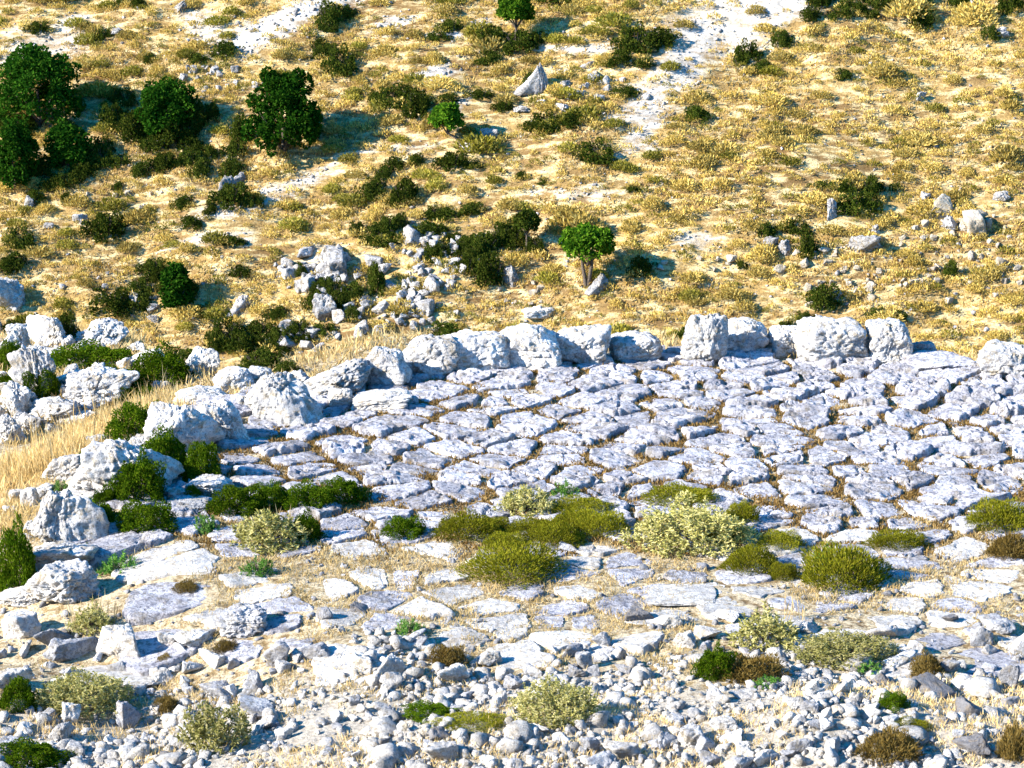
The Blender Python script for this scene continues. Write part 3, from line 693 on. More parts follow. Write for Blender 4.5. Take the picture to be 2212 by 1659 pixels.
KA = {'cush': ('yellow-green dense', 'cushion shrub', 'shrub'), 'mat': ('dark green low', 'mat shrub', 'shrub'), 'sage': ('pale yellow-green leafy', 'sage shrub', 'shrub'),
      'spurge': ('bright green', 'spurge plant', 'plant'), 'brown': ('brown half-dry twiggy', 'shrub', 'shrub'), 'scrub': ('dark green', 'bush', 'bush')}
var_c = [0]
def plant(kind, px, py, w, h, label=None, group=None, depth=.85, adj=None, dz=0):
    g = at(px, py); s = pxm(g); var_c[0] += 1; v = var_c[0] % 5
    hw = w*s/2; hh = h*s
    if kind == 'scrub': w *= 1.25; h *= 1.3; s = pxm(g); hw = w*s/2; hh = h*s
    if kind == 'mat': hw *= 1.15; hh *= 1.3
    if kind in ('cush', 'sage'): hh *= 1.05; hw *= 1.10
    fo, st = plant_mesh('sageb' if kind == 'sage' and w > 190 else kind, v)
    dd = hw*depth if w < 2.5*h else hw*.7
    # a dome seen from above shows its top behind its foot
    vis = 16 if g[1] < 80 else 12
    hz = max(hh - dd*.30, hh*.55)
    t = empty(KN[kind], (g[0], g[1]+dd*.8, 0)); t.location.z = float(H(np.array([t.location.x]), np.array([t.location.y]))[0])*.6 + g[2]*.4 - .02*hh + dz
    rot = random.uniform(0, 6.28)
    # rotated copies would swap width and depth, so turn by 0 or 180 degrees only
    t.rotation_euler = (0, 0, random.choice([0, math.pi]))
    obj('foliage', fo, t, scale=(hw, dd, hz)); obj('stem', st, t, scale=(hw, dd, hz))
    if label: tag(t, label, KA[kind][2], group)
    else: later(t, adj or KA[kind][0], KA[kind][1], KA[kind][2], group, pos=(g[0], g[1], g[2]))
    return t

G1 = 'shrubs growing on and around the paved floor'
for q in (('cush', 1150, 1170, 120, 56, 'low olive cushion filling the middle of the central bush group'), ('cush', 1240, 1155, 120, 60, 'olive cushion between the pale sage and the right end of central group'), ('cush', 1060, 1158, 90, 46, 'low cushion joining the left cushion to the central group'),
          ('cush', 1560, 1178, 110, 56, 'shaded olive cushion tucked under the right of the largest sage'),
          ('cush', 1010, 1172, 150, 66, 'yellow-green cushion shrub at left of the central bush group'),
          ('cush', 1092, 1192, 96, 44, 'small cushion shrub between the two big green cushions'),
          ('cush', 1203, 1188, 130, 66, 'dark-green cushion shrub in the middle of the central group'),
          ('cush', 1295, 1165, 125, 66, 'cushion shrub at the right end of the central group'),
          ('cush', 1262, 1120, 140, 50, 'loose green shrub behind the central cushions under spurge sprigs'),
          ('cush', 1110, 1268, 210, 94, 'largest green cushion shrub, front of the central group'),
          ('mat', 872, 1168, 84, 42, 'small dark cushion left of the central group beside reddish grass'),
          ('sage', 1132, 1122, 130, 68, 'pale straw-coloured sage behind the central cushions'),
          ('cush', 1476, 1100, 160, 54, 'smooth green cushion shrub just behind the largest sage'),
          ('cush', 1603, 1140, 84, 62, 'green shrub behind the right side of the largest sage'),
          ('sage', 1497, 1205, 268, 118, 'largest pale sage shrub on the floor edge right of centre'),
          ('cush', 1690, 1196, 100, 52, 'shaded green cushion right of the largest sage'),
          ('cush', 1622, 1246, 124, 72, 'green cushion in front of the shaded one below the sage'),
          ('cush', 1694, 1256, 64, 44, 'little cushion shrub between two bigger cushions'),
          ('cush', 1832, 1284, 190, 116, 'big green cushion with grey-green spurge on top'),
          ('cush', 1945, 1194, 138, 50, 'isolated low cushion shrub at right on the floor'),
          ('cush', 2168, 1155, 140, 84, 'upright green and brown shrub at right edge'),
          ('brown', 2185, 1212, 116, 66, 'brown cushion under the right edge shrub'),
          ('brown', 1618, 1482, 190, 72, 'dark brown dry shrub in front of the sages'),
          ('mat', 1545, 1472, 80, 60, 'olive left part bush beside the dark brown dry shrub'),
          ('sage', 1662, 1415, 150, 82, 'spiky pale sage above the brown dry shrub'),
          ('sage', 1832, 1450, 226, 84, 'wide low yellow-green sage below the pale slabs, right'),
          ('brown', 2010, 1465, 90, 60, 'bare twiggy grey shrub right of the wide sage'),
          ('sage', 1208, 1580, 195, 100, 'leafy yellow-green sage at the bottom centre'),
          ('mat', 930, 1556, 110, 30, 'dark green flat mat left of the bottom sage'),
          ('cush', 1020, 1586, 160, 34, 'wide low olive cushion on rubble beside bottom sage'),
          ('sage', 165, 1556, 200, 96, 'leafy sage at bottom left over the white stones'),
          ('mat', 28, 1540, 80, 62, 'olive shrub cut by the left edge near the bottom'),
          ('sage', 455, 1632, 155, 104, 'upright sage at the bottom between rubble heaps'),
          ('mat', 60, 1672, 150, 50, 'dark green mat in the bottom left corner'),
          ('sage', 196, 1376, 96, 60, 'small sage with dead stalks under the left boulders'),
          ('brown', 487, 1420, 64, 38, 'small straw-brown shrub under the grey mottled boulder'),
          ('brown', 1925, 1658, 170, 84, 'grey-brown heather bush at bottom right'),
          ('cush', 1972, 1590, 90, 34, 'thin green shrub behind the heather bush'),
          ('brown', 2192, 1650, 80, 96, 'grey-brown shrub in the bottom right corner'),
          ('mat', 1932, 1538, 62, 30, 'tiny green shrub on the right rubble'),
          ('brown', 355, 1545, 64, 46, 'small greyish shrub in the left rubble'),
          ('brown', 352, 1446, 64, 34, 'small brown tuft on the smooth white slab'),
          ('brown', 965, 1446, 96, 56, 'brown dead bush with twigs in front of the lone spurge'),
          ('sage', 578, 1200, 175, 88, 'pale leafy sage in front of the dark mat row'),
          ('mat', 662, 1172, 64, 50, 'dark olive bush at the right of the pale sage'),
          ('spurge', 442, 1158, 72, 52, 'bright green spurge left of the pale leafy sage'),
          ('spurge', 250, 1250, 108, 62, 'bright emerald spurge beside the left boulders'),
          ('spurge', 556, 1250, 86, 52, 'small emerald spurge below the pale sage'),
          ('spurge', 884, 1378, 76, 46, 'lone spurge with reddish stems in dusty middle'),
          ('spurge', 1222, 1082, 80, 46, 'green spurge sprigs topping the central bushes'),
          ('spurge', 1778, 1228, 74, 56, 'grey-green spurge on the left of the big cushion'),
          ('spurge', 1876, 1462, 74, 38, 'small fresh spurge under the wide sage'),
          ('spurge', 1662, 1490, 76, 34, 'small fresh spurge at foot of the brown shrub'),
          ('spurge', 130, 1070, 50, 40, 'pale feathery green plant beside the white flat-topped stone'),
          ('brown', 400, 1285, 70, 30, 'tiny dry tuft on the dusty ground right of emerald spurge'),
          ):
    plant(q[0], q[1], q[2], q[3], q[4], q[5], G1)
G2 = 'dark mat shrubs among the left boulders'
for q in ((510, 1118, 112, 54, 'leftmost dark mat of the row crossing the left paving'), (596, 1106, 84, 48, 'second dark mat of the row from the left'), (668, 1112, 96, 54, 'third dark mat of the row, above pale sage'),
          (742, 1092, 90, 48, 'rightmost dark mat of the row'), (558, 1078, 70, 24, 'thin dark mat behind the row'), (292, 962, 112, 74, 'dark shrub left of the big round mottled boulder'), (358, 1040, 116, 86, 'dark shrub under the big round mottled boulder'),
          (434, 1044, 66, 72, 'dark shrub right under the mottled boulder by the paving'), (292, 1096, 110, 92, 'dark shrub in front of the slanting boulder'), (200, 1020, 86, 42, 'small dark shrub over the blue blocky boulder'),
          (226, 1106, 54, 42, 'small round dark shrub right of white flat-topped stone'), (108, 1148, 70, 62, 'olive shrub draped behind the tall holed boulder'), (308, 1160, 112, 60, 'rounded olive shrub right of the holed boulder'),
          (205, 1152, 100, 56, 'very dark shrub shaded by the holed boulder'), (36, 1290, 84, 118, 'moss-green shrub hanging at the left edge'), (188, 1206, 38, 24, 'tiny dark cushion on the boulder shoulder'), (410, 1082, 44, 28, 'tiny dark cushion beside small blue-lit stone'),
          (195, 808, 180, 56, 'broad dark mat on top of the left outcrop'), (245, 850, 120, 44, 'dark mat below the broad one on outcrop'), (345, 848, 130, 70, 'thick dark mat at right of the outcrop'), (300, 880, 100, 40, 'dark mat above the golden grass bank'),
          (212, 748, 60, 40, 'green shrub growing on the arched rock'), (85, 870, 76, 60, 'very dark shrub behind the split rock'), (120, 905, 40, 30, 'small dark shrub among knobbly rocks'), (15, 800, 60, 50, 'olive shrub at left edge of outcrop'), (20, 850, 60, 40, 'yellowish shrub at left edge under olive one'), (420, 866, 90, 22, 'thin green mat behind bright smooth slab')):
    plant('mat', *q[:4], q[4], G2)
for q in ((148, 745, 62, 66, 'dark bush beside the fluted white rock'), (242, 712, 110, 58, 'dark bush spreading on the slope beyond the arched rock'), (484, 768, 74, 70, 'dark conical bush behind the pointed sunlit rock'),
          (395, 786, 120, 44, 'dark low bush left of the pointed sunlit rock'), (556, 812, 96, 50, 'dark bush in front of the far outcrop'), (625, 815, 64, 34, 'small dark bush just right of the blocky rock'), (25, 726, 50, 36, 'yellow-green bush at the left edge ridge'), (265, 775, 70, 24, 'small bush on ridge right of the arched rock')):
    plant('scrub', *q[:4], q[4], 'bushes on the left ridge')

G3 = 'dark bushes on the hillside'
for q in ((485, 133, 66, 38), (430, 152, 56, 26), (325, 143, 36, 22), (82, 86, 52, 30), (222, 94, 42, 28), (262, 14, 34, 18), (300, 24, 40, 24), (705, 72, 64, 56), (745, 50, 40, 30), (735, 172, 72, 60), (690, 130, 40, 30),
          (376, 345, 110, 66), (300, 325, 90, 66), (240, 285, 60, 60), (265, 240, 60, 40), (425, 292, 60, 62), (455, 272, 36, 40), (310, 392, 56, 34), (352, 378, 56, 42), (410, 366, 64, 40), (498, 390, 50, 44), (455, 352, 40, 30), (522, 322, 48, 60),
          (500, 462, 80, 56), (545, 455, 40, 34), (395, 455, 50, 32), (415, 512, 56, 30), (450, 470, 34, 24), (228, 538, 86, 62), (40, 546, 66, 46), (25, 602, 76, 48), (506, 538, 62, 22), (180, 390, 60, 40), (130, 415, 40, 26), (215, 370, 60, 50), (90, 390, 60, 50), (150, 300, 50, 34), (145, 445, 30, 22),
          (975, 74, 56, 30), (945, 92, 54, 24), (1060, 110, 84, 48), (1118, 128, 82, 50), (1050, 146, 64, 30), (1160, 108, 50, 36), (1375, 128, 90, 60), (1430, 112, 74, 46), (1335, 158, 60, 36), (1400, 160, 60, 24), (1350, 220, 72, 28),
          (848, 246, 80, 48), (902, 268, 64, 62), (815, 232, 44, 30), (870, 215, 50, 24), (1088, 246, 44, 26), (1180, 296, 80, 44), (1238, 284, 76, 42), (1142, 200, 34, 32), (975, 232, 60, 24), (1040, 224, 60, 24),
          (1288, 366, 86, 50), (852, 378, 60, 30), (826, 396, 40, 28), (905, 366, 44, 26), (978, 378, 68, 42), (1020, 372, 40, 20), (808, 444, 70, 46), (870, 452, 66, 56), (1030, 474, 66, 28), (975, 486, 90, 30),
          (822, 545, 78, 44), (935, 528, 96, 34), (880, 532, 56, 30), (1050, 562, 70, 50), (1110, 548, 60, 44), (1155, 552, 44, 34), (1385, 606, 60, 44), (815, 648, 44, 66), (1062, 640, 80, 66), (1010, 600, 50, 34),
          (1852, 480, 96, 56), (1828, 430, 60, 34), (1880, 440, 44, 50), (1905, 420, 30, 20), (1780, 412, 56, 20), (1935, 418, 30, 20), (1995, 75, 64, 46), (1815, 55, 60, 34), (1760, 60, 56, 34), (2142, 98, 44, 32), (2185, 40, 56, 60), (2080, 20, 60, 34), (1980, 20, 60, 44), (1880, 10, 70, 26), (1690, 110, 50, 36), (1615, 150, 60, 50), (1648, 162, 40, 30), (1510, 272, 60, 36), (1820, 176, 42, 24),
          (1655, 528, 40, 34), (1722, 520, 60, 34), (1745, 566, 40, 56), (1605, 590, 28, 18), (1795, 688, 92, 54), (1740, 712, 40, 30), (1900, 698, 50, 28), (1945, 702, 44, 22), (2054, 606, 34, 34), (950, 736, 90, 40), (1482, 742, 40, 36), (1700, 718, 36, 22), (1210, 20, 110, 28), (1020, 8, 60, 18), (960, 6, 50, 16), (640, 745, 60, 44), (700, 740, 60, 30), (600, 700, 60, 30), (1370, 425, 38, 16), (1130, 392, 30, 18),
          (330, 610, 60, 40), (300, 660, 60, 40), (520, 610, 60, 26), (650, 600, 30, 30), (1170, 405, 26, 12), (560, 740, 80, 40), (440, 700, 60, 30), (760, 700, 40, 34)):
    plant('scrub', *q, None, G3)
r1_ = np.random.default_rng(64)
for cx, cy, rx, ry, k in ((330, 310, 110, 60, 22), (110, 400, 100, 30, 8), (60, 300, 60, 30, 5), (1000, 560, 130, 50, 18), (870, 515, 110, 18, 12), (560, 765, 130, 25, 9), (330, 650, 70, 40, 7), (690, 660, 90, 40, 9), (1900, 30, 200, 22, 12), (720, 110, 50, 60, 6)):
    for _ in range(k):
        px, py = r1_.normal(cx, rx*.55), r1_.normal(cy, ry*.55)
        if py > 8 and py < 790: w_ = r1_.uniform(28, 60); plant('scrub', px, py, w_, w_*r1_.uniform(.5, .85), None, G3)

# ------------------------------------------------------------------ trees
def tree(px, py, w, h, label, trunkh=.25, lean=0.0, twin=False, mat='oak', depth=.9, n=9000, seed=1):
    g = at(px, py); s = pxm(g); r = np.random.default_rng(seed)
    hw = w*s/2; hh = h*s/math.cos(math.radians(10))
    t = empty('oak_tree', (g[0], g[1], g[2]-.05))
    tag(t, label, 'tree', 'trees on the hillside')
    low = trunkh < .2; c0 = hh*(0 if low else trunkh); ch = hh-c0
    sides = [-.5, .5] if twin else [0]
    parts = []
    for sgn in sides:
        parts.append(tube([(sgn*.12, 0, -.2), (sgn*.2*hw+lean*.3, 0, c0*.5), (sgn*.35*hw+lean, 0, c0*1.1), (sgn*.4*hw+lean, 0, c0+ch*.45)], [.05*hw+.06, .045*hw+.05, .035*hw+.04, .02*hw+.015], 8))
    V, F = join(parts); build('trunk', V, F, M['bark'], t)
    for k in range(5):
        a = k*1.26+seed; b = tube([(lean, 0, c0*1.0), (lean+math.cos(a)*hw*.35, math.sin(a)*hw*.35, c0+ch*.25), (lean+math.cos(a)*hw*.7, math.sin(a)*hw*.7, c0+ch*.5)], [.03*hw+.03, .02*hw+.02, .01], 6)
        build('branch', b[0], b[1], M['bark'], t)
    # clumps over an uneven ellipsoid
    m = 120; D = r.normal(size=(m, 3)); D /= np.linalg.norm(D, axis=1)[:, None]; D[:, 2] = np.where(D[:, 2] < -.6 + 1.2*(trunkh > .25)*.3, -D[:, 2], D[:, 2])
    R = (1+.20*fbm(D*1.8+seed, 3, seed))*(1-.5*r.uniform(0, 1, m)**2)*.90
    cc = D*R[:, None]; P, DD = [], []
    per = n//m
    for c in cc:
        o = r.normal(size=(per, 3)); o /= np.linalg.norm(o, axis=1)[:, None]
        P.append(c+o*r.uniform(.09, .19)); DD.append(o+r.normal(0, .5, (per, 3)))
    P = np.vstack(P); DD = np.vstack(DD)
    P = P*np.array([hw, hw*depth, ch*(.62 if low else .56)]) + np.array([lean, 0, c0+ch*(.40 if low else .46)])
    k = P[:, 2] > (.03*hh if low else c0*.75); P, DD = P[k], DD[k]
    f = blades(P, DD, r.uniform(.14, .26, len(P)), .16, .0, seed=seed)
    build('crown', f[0], f[1], M[mat], t, smooth=False)
    return t
tree(85, 268, 190, 168, 'large round dark oak cut by the left edge, upper left', .10, n=14000, seed=3)
tree(612, 330, 164, 176, 'big upright round oak with long shadow, upper centre-left', .10, n=14000, seed=4)
tree(362, 285, 138, 112, 'oak with green top rising out of scrub thicket between two big oaks', .12, n=8000, seed=5)
tree(35, 402, 104, 138, 'dark oak at left edge below the large one', .06, n=8000, seed=6)
tree(152, 362, 96, 92, 'small dark oak right of the lower left oak', .08, n=6000, seed=7)
tree(1115, 95, 80, 108, 'green tree cut by the top edge above dark scrub', .32, n=6000, seed=8, mat='oaklight')
tree(1000, 312, 66, 86, 'small bright green tree leaning left over blue rock', .28, lean=-1.05, n=4500, seed=9, mat='oaklight')
tree(1268, 612, 120, 124, 'rounded green tree on two thin trunks beside dark boulder', .33, twin=True, n=7000, seed=10, mat='oaklight')
tree(1138, 540, 50, 84, 'tiny tree standing in scrub left of the twin-trunked tree', .45, mat='scrub', n=3000, seed=11)
tree(382, 664, 72, 92, 'small dense tree on the slope above the left outcrop', .12, n=5000, seed=12)
# dead snag above the big oak
g = at(620, 168); V, F = join([tube([(0, 0, -.1), (.1, 0, .3), (-.25, 0, .75)], [.28, .14, .02]), tube([(.1, 0, .1), (.5, 0, .25), (.9, 0, .22)], [.16, .09, .02])])
o = build('dead_stump', V, F, M['bark'], loc=g); tag(o, 'dark pointed dead stump just above the big round oak', 'stump')

# ------------------------------------------------------------------ foreground stones, one by one
G4 = 'loose stones of the foreground rubble'
def fstone(px, py, w, h, mat, adj, sub=4, **kw):
    a = dict(p=18, rough=.10, crack=.03, facets=9, sink=.15, blocky=False, dmin=.52, rot=random.uniform(-14, 14)); a.update(kw)
    boulder('stone', px, py, w, h, mat=mat, sub=sub, cat='stone', group=G4, adj=adj, noun='stone', **a)
for q in ((45, 1384, 90, 66, 'white', 'large angular white'), (120, 1402, 92, 52, 'grey', 'large rounded grey'), (152, 1436, 112, 58, 'grey', 'large wedge-shaped grey'), (252, 1438, 104, 88, 'white', 'large pale two-sided'),
          (355, 1402, 50, 40, 'white', 'pale flat-faced'), (412, 1408, 92, 48, 'boulder', 'large mottled'), (35, 1500, 84, 62, 'boulder', 'large bluish flat'),
          (450, 1446, 64, 40, 'white', 'rounded white'), (390, 1420, 40, 32, 'white', 'cream'), (345, 1480, 56, 36, 'white', 'white blocky'), (277, 1575, 56, 68, 'grey', 'upright pointed grey'), (147, 1568, 44, 50, 'white', 'egg-shaped cream'),
          (130, 1600, 54, 42, 'white', 'cream rounded'), (593, 1444, 58, 62, 'grey', 'dark-sided upright'), (677, 1426, 76, 38, 'grey', 'long grey'), (553, 1556, 98, 40, 'grey', 'flat slab-like grey'), (572, 1580, 64, 34, 'white', 'curved white'),
          (470, 1522, 90, 46, 'grey', 'blue-shaded triangular'), (545, 1500, 50, 50, 'grey', 'tall triangular grey'), (20, 1625, 60, 30, 'grey', 'dark blue flat'), (778, 1326, 44, 30, 'dark', 'dark brown'), (1380, 1344, 66, 34, 'dark', 'dark pitted'),
          (1440, 1356, 72, 36, 'white', 'pale flat'), (905, 1400, 44, 26, 'grey', 'rounded grey'), (840, 1466, 64, 54, 'white', 'smooth rounded white'), (778, 1450, 50, 40, 'white', 'pale'), (980, 1482, 70, 46, 'white', 'big cream and grey'),
          (1055, 1442, 62, 36, 'boulder', 'mottled low'), (1110, 1492, 46, 38, 'grey', 'bluish pointed'), (1150, 1470, 46, 34, 'grey', 'grey'), (955, 1658, 80, 54, 'white', 'large rounded white'), (1345, 1646, 84, 48, 'white', 'large oblong white'),
          (1300, 1672, 76, 46, 'grey', 'blue-sided'), (1270, 1628, 50, 40, 'grey', 'blue tilted'), (1445, 1622, 56, 36, 'grey', 'rough dark-sided'), (1162, 1592, 46, 28, 'white', 'cream blocky'), (1572, 1580, 84, 40, 'white', 'large low white'), (1500, 1618, 68, 56, 'boulder', 'large mottled round'),
          (1607, 1636, 40, 36, 'white', 'upright white'), (1607, 1672, 58, 40, 'grey', 'blue-shaded block'), (1655, 1662, 60, 38, 'white', 'rounded pale'), (1733, 1626, 70, 38, 'grey', 'rounded grey'), (1706, 1640, 38, 22, 'grey', 'small grey'), (2107, 1642, 80, 46, 'dark', 'brown shaded blocky'),
          (2178, 1488, 48, 60, 'grey', 'upright violet-grey'), (2204, 1414, 54, 84, 'grey', 'tall split'), (2088, 1496, 70, 38, 'white', 'pale slanted'), (2155, 1372, 78, 42, 'grey', 'pale wedge'), (2053, 1350, 42, 24, 'dark', 'small dark'), (1940, 1362, 44, 20, 'white', 'flat white'),
          (1905, 1385, 80, 38, 'white', 'dotted cream'), (1750, 1370, 50, 30, 'white', 'pale tilted'), (1530, 1385, 60, 30, 'white', 'pale flat'), (1570, 1348, 60, 30, 'boulder', 'mottled low'), (1525, 1418, 30, 36, 'grey', 'upright bluish'),
          (1890, 1640, 22, 34, 'white', 'small pointed white'), (1930, 1420, 40, 22, 'grey', 'half-buried'), (1820, 1505, 60, 34, 'white', 'large pale'), (1760, 1510, 56, 26, 'white', 'low pale'), (1610, 1510, 72, 22, 'white', 'thin pale'), (1765, 1580, 36, 24, 'grey', 'small bluish'), (1230, 1195, 50, 22, 'grey', 'rounded grey'),
          (1950, 1455, 90, 40, 'boulder', 'whitish domed'), (2050, 1460, 50, 40, 'grey', 'grey blocky'), (700, 1345, 40, 34, 'grey', 'grey upright'), (1245, 1465, 40, 30, 'grey', 'pitted grey'), (1480, 1400, 50, 40, 'white', 'white blocky'), (505, 1446, 30, 26, 'grey', 'grey')):
    fstone(*q[:6])
boulder('boulder', 520, 1380, 116, 74, mat='grey', p=6, rough=.16, crack=.08, label='grey mottled knobbly boulder alone in the lower left ground')
boulder('flat_rock', 238, 1490, 256, 24, mat='white', p=6, rough=.06, crack=.02, depth=1.2, label='long smooth white rock slab half buried in the left rubble', cat='rock')
boulder('flat_rock', 1474, 1310, 160, 15, mat='white', p=8, rough=.06, crack=.02, depth=1.9, label='long white flat slab in the dust below the largest sage', cat='rock')
for q in ((1297, 1400, 44, 40), (1300, 1432, 38, 30), (1266, 1448, 36, 42), (1336, 1426, 44, 34), (1235, 1422, 48, 34), (1340, 1456, 36, 26), (1282, 1462, 30, 28), (1262, 1408, 26, 24)):
    boulder('pile_stone', *q, mat='grey', sub=3, p=16, crack=.02, rough=.09, facets=8, blocky=False, dmin=.5, rot=random.uniform(-20, 20), cat='stone', group='dark stones heaped in a small pile', adj='dark', noun='heaped stone')

# rubble: a set of shapes, copied
SHAPES = {}
def shape(i, mat, sub=3):
    k = (i, mat, sub)
    if k not in SHAPES:
        V, F = rock(900+i, sub, p=60 if i % 3 else 40, rough=.08, crack=.02, facets=7+i % 4, blocky=(i % 4 == 1), dmin=.5); V = V-np.array([0, 0, .25])
        SHAPES[k] = build('_', V, F, M[mat], smooth=False)
    return SHAPES[k]
r = np.random.default_rng(5)
def cluster_density(px, py, lst):
    return max([a*math.exp(-(((px-cx)/rx)**2+((py-cy)/ry)**2)) for cx, cy, rx, ry, a in lst]+[0])
cand = []
DENS = [(350, 1560, 500, 110, 1.0), (700, 1480, 300, 60, .9), (650, 1600, 400, 60, 1.0), (1350, 1620, 300, 60, .9), (1700, 1560, 250, 80, .8), (2050, 1560, 200, 90, .8), (150, 1420, 200, 50, .6), (1000, 1500, 300, 60, .6), (2100, 1440, 130, 50, .6)]
tries = 0
while len(cand) < 232 and tries < 20000:
    tries += 1
    px, py = r.uniform(-30, 2240), r.uniform(1370, 1690)
    if r.uniform() > .15*sst(1380, 1430, py)+cluster_density(px, py, DENS): continue
    w = float(np.exp(r.normal(3.35, .36)))
    if all(math.hypot(px-a, (py-b)*1.9) > (w+c)*.44 for a, b, c in cand): cand.append((px, py, w))
for px, py, w in cand:
    g = at(px, py); s = pxm(g); i = int(r.integers(0, 12)); mat = r.choice(['white', 'grey', 'grey', 'boulder', 'boulder', 'dark'], p=[.24, .24, .2, .14, .12, .06])
    ww = w*s; hz = ww*r.uniform(.45, .95)
    o = obj('rubble_stone', shape(i, mat), loc=g, scale=(ww, ww*r.uniform(.6, 1.0), hz), rot=(r.normal(0, .25), r.normal(0, .25), r.uniform(0, 6.28)))
    size = 'large' if w > 38 else ('small' if w < 25 else 'medium')
    later(o, f"{size} {'tall' if hz > .75*ww else 'low'} {'pale' if mat=='white' else ('grey' if mat=='grey' else ('dark' if mat=='dark' else 'mottled'))}", 'rubble stone', 'stone', G4)

# ------------------------------------------------------------------ gravel, grass: uncountable stuff
def scatter_stones(name, X, Y, S, mats, seed, label, cat, sub=1):
    rr_ = np.random.default_rng(seed)
    base = [rock(700+i, sub, p=30, rough=.10, crack=0, facets=6, blocky=False, dmin=.42) for i in range(6)]
    parts = []; Z = H(X, Y)
    a = rr_.uniform(0, 6.28, len(X)); idx = rr_.integers(0, 6, len(X))
    for k in range(6):
        m = idx == k; V, F = base[k]; V = V-np.array([0, 0, .3]); n = m.sum()
        if not n: continue
        ca, sa = np.cos(a[m])[:, None], np.sin(a[m])[:, None]
        s = S[m][:, None]; hz = s*rr_.uniform(.45, .9, (n, 1)); sx = s*rr_.uniform(.7, 1.1, (n, 1))
        vx, vy = V[None, :, 0]*sx, V[None, :, 1]*s
        Q = np.stack([vx*ca-vy*sa+X[m][:, None], vx*sa+vy*ca+Y[m][:, None], V[None, :, 2]*hz+Z[m][:, None]], -1).reshape(-1, 3)
        FF = (F[None, :, :]+np.arange(n)[:, None, None]*len(V)).reshape(-1, 3)
        parts.append((Q, FF))
    V, F = join(parts); o = build(name, V, F, M[mats], smooth=False); tag(o, label, cat, kind='stuff'); return o
# near gravel
n = 26000; X = r.uniform(-6.5, 6.5, n); Y = r.uniform(20.6, 25.8, n)
den = sst(25.6, 24.0, Y + .8*fbm(np.stack([X, Y, X*0], -1)*.8, 2, 8)); k = r.uniform(0, 1, n) < den*(.2+.8*sst(-.2, .3, fbm(np.stack([X, Y, X*0], -1)*.9, 3, 15))); X, Y = X[k], Y[k]
scatter_stones('gravel', X, Y, np.exp(r.normal(-3.05, .62, len(X))), 'white', 1, 'pale angular limestone gravel strewn between foreground stones', 'gravel')
n = 3200; X = r.uniform(-7, 9, n); Y = r.uniform(25, 31, n); k = ~on_slab(X, Y) & (r.uniform(0, 1, n) < sst(31, 26, Y)); X, Y = X[k], Y[k]
scatter_stones('pebbles', X, Y, np.exp(r.normal(-3.0, .4, len(X))), 'grey', 2, 'small pebbles lying in the dust between sunken slabs', 'gravel')

def grass(name, X, Y, hmin, hmax, width, per, mat, seed, label, spread=.05, up=1.0):
    q = np.random.default_rng(seed); n = len(X); Z = H(X, Y)
    P = np.repeat(np.stack([X, Y, Z-.01], 1), per, 0); P[:, :2] += q.normal(0, spread, (n*per, 2))
    D = q.normal(0, .45, P.shape); D[:, 2] = up
    hs = np.repeat(q.uniform(hmin, hmax, n), per)*q.uniform(.6, 1.1, n*per)
    V, F = blades(P, D, hs, width, .12, seed=seed); o = build(name, V, F, M[mat], smooth=False); tag(o, label, 'grass', kind='stuff'); return o
n = 34000; X = r.uniform(-5.6, 9.0, n); Y = r.uniform(27.0, 38.4, n); k = (ell(X, Y) < 1.0) & ~on_slab(X, Y, .95) & (r.uniform(0, 1, n) < sst(28.0, 29.6, Y)); X, Y = X[k], Y[k]
grass('joint_grass', X, Y, .04, .10, .016, 9, 'brownstraw', 3, 'short brown dry grass growing in the joints of the paving')
n = 15000; X = r.uniform(-6.6, 8.5, n); Y = r.uniform(23.6, 29.8, n)
nn = fbm(np.stack([X, Y, X*0], -1)*.7, 3, 28); k = ~on_slab(X, Y, .8) & (nn > .0) & (r.uniform(0, 1, n) < .25+.75*sst(23.6, 25.5, Y)); X, Y = X[k], Y[k]
grass('dry_grass', X, Y, .03, .12, .008, 11, 'straw', 4, 'short golden dry grass covering the dust before the paving')
n = 9000; X = r.uniform(-9, 7, n); Y = r.uniform(20.5, 24.5, n); k = (fbm(np.stack([X, Y, X*0], -1)*.9, 3, 38) > .05); X, Y = X[k], Y[k]
grass('sparse_grass', X, Y, .04, .14, .006, 9, 'straw', 14, 'sparse golden grass between the rubble stones')
# tall golden bank on the left, beyond the ring
def band(pts, n, seed, jx, jy):
    q = np.random.default_rng(seed); out = []
    for _ in range(n):
        k = q.integers(0, len(pts)-1); t = q.uniform(); a, b = pts[k], pts[k+1]
        out.append(at(a[0]+(b[0]-a[0])*t+q.normal(0, jx), a[1]+(b[1]-a[1])*t+q.normal(0, jy)))
    return np.array(out)
B = band([(0, 1040), (120, 1000), (220, 945), (320, 905), (400, 880)], 620, 5, 18, 13)
grass('golden_grass', B[:, 0], B[:, 1], .14, .40, .012, 22, 'straw', 6, 'tall pale golden grass on the bank beyond the left boulders', .10, 1.4)
grass('dead_stalks', B[::4, 0], B[::4, 1], .5, .8, .012, 3, 'straw', 61, 'tall thin dead flower stalks standing in the golden bank', .2, 2.5)
B = band([(150, 1350), (235, 1345)], 9, 17, 8, 8); q_ = np.concatenate([B[:, :2], np.array([at(1700+i*9, 1340)[:2] for i in range(5)]), np.array([at(585+i*7, 1150)[:2] for i in range(5)])])
grass('flower_stalks', q_[:, 0], q_[:, 1], .30, .5, .010, 4, 'straw', 62, 'pale dead flower stalks above the sage shrubs', .06, 2.5)
B = band([(20, 1160), (60, 1120), (0, 1100)], 160, 7, 22, 25)
grass('bank_grass', B[:, 0], B[:, 1], .08, .2, .012, 12, 'straw', 8, 'short dry grass on the pale bank at the left edge', .12)
n = 900; X = r.uniform(-12, -4, n); Y = r.uniform(37, 62, n)
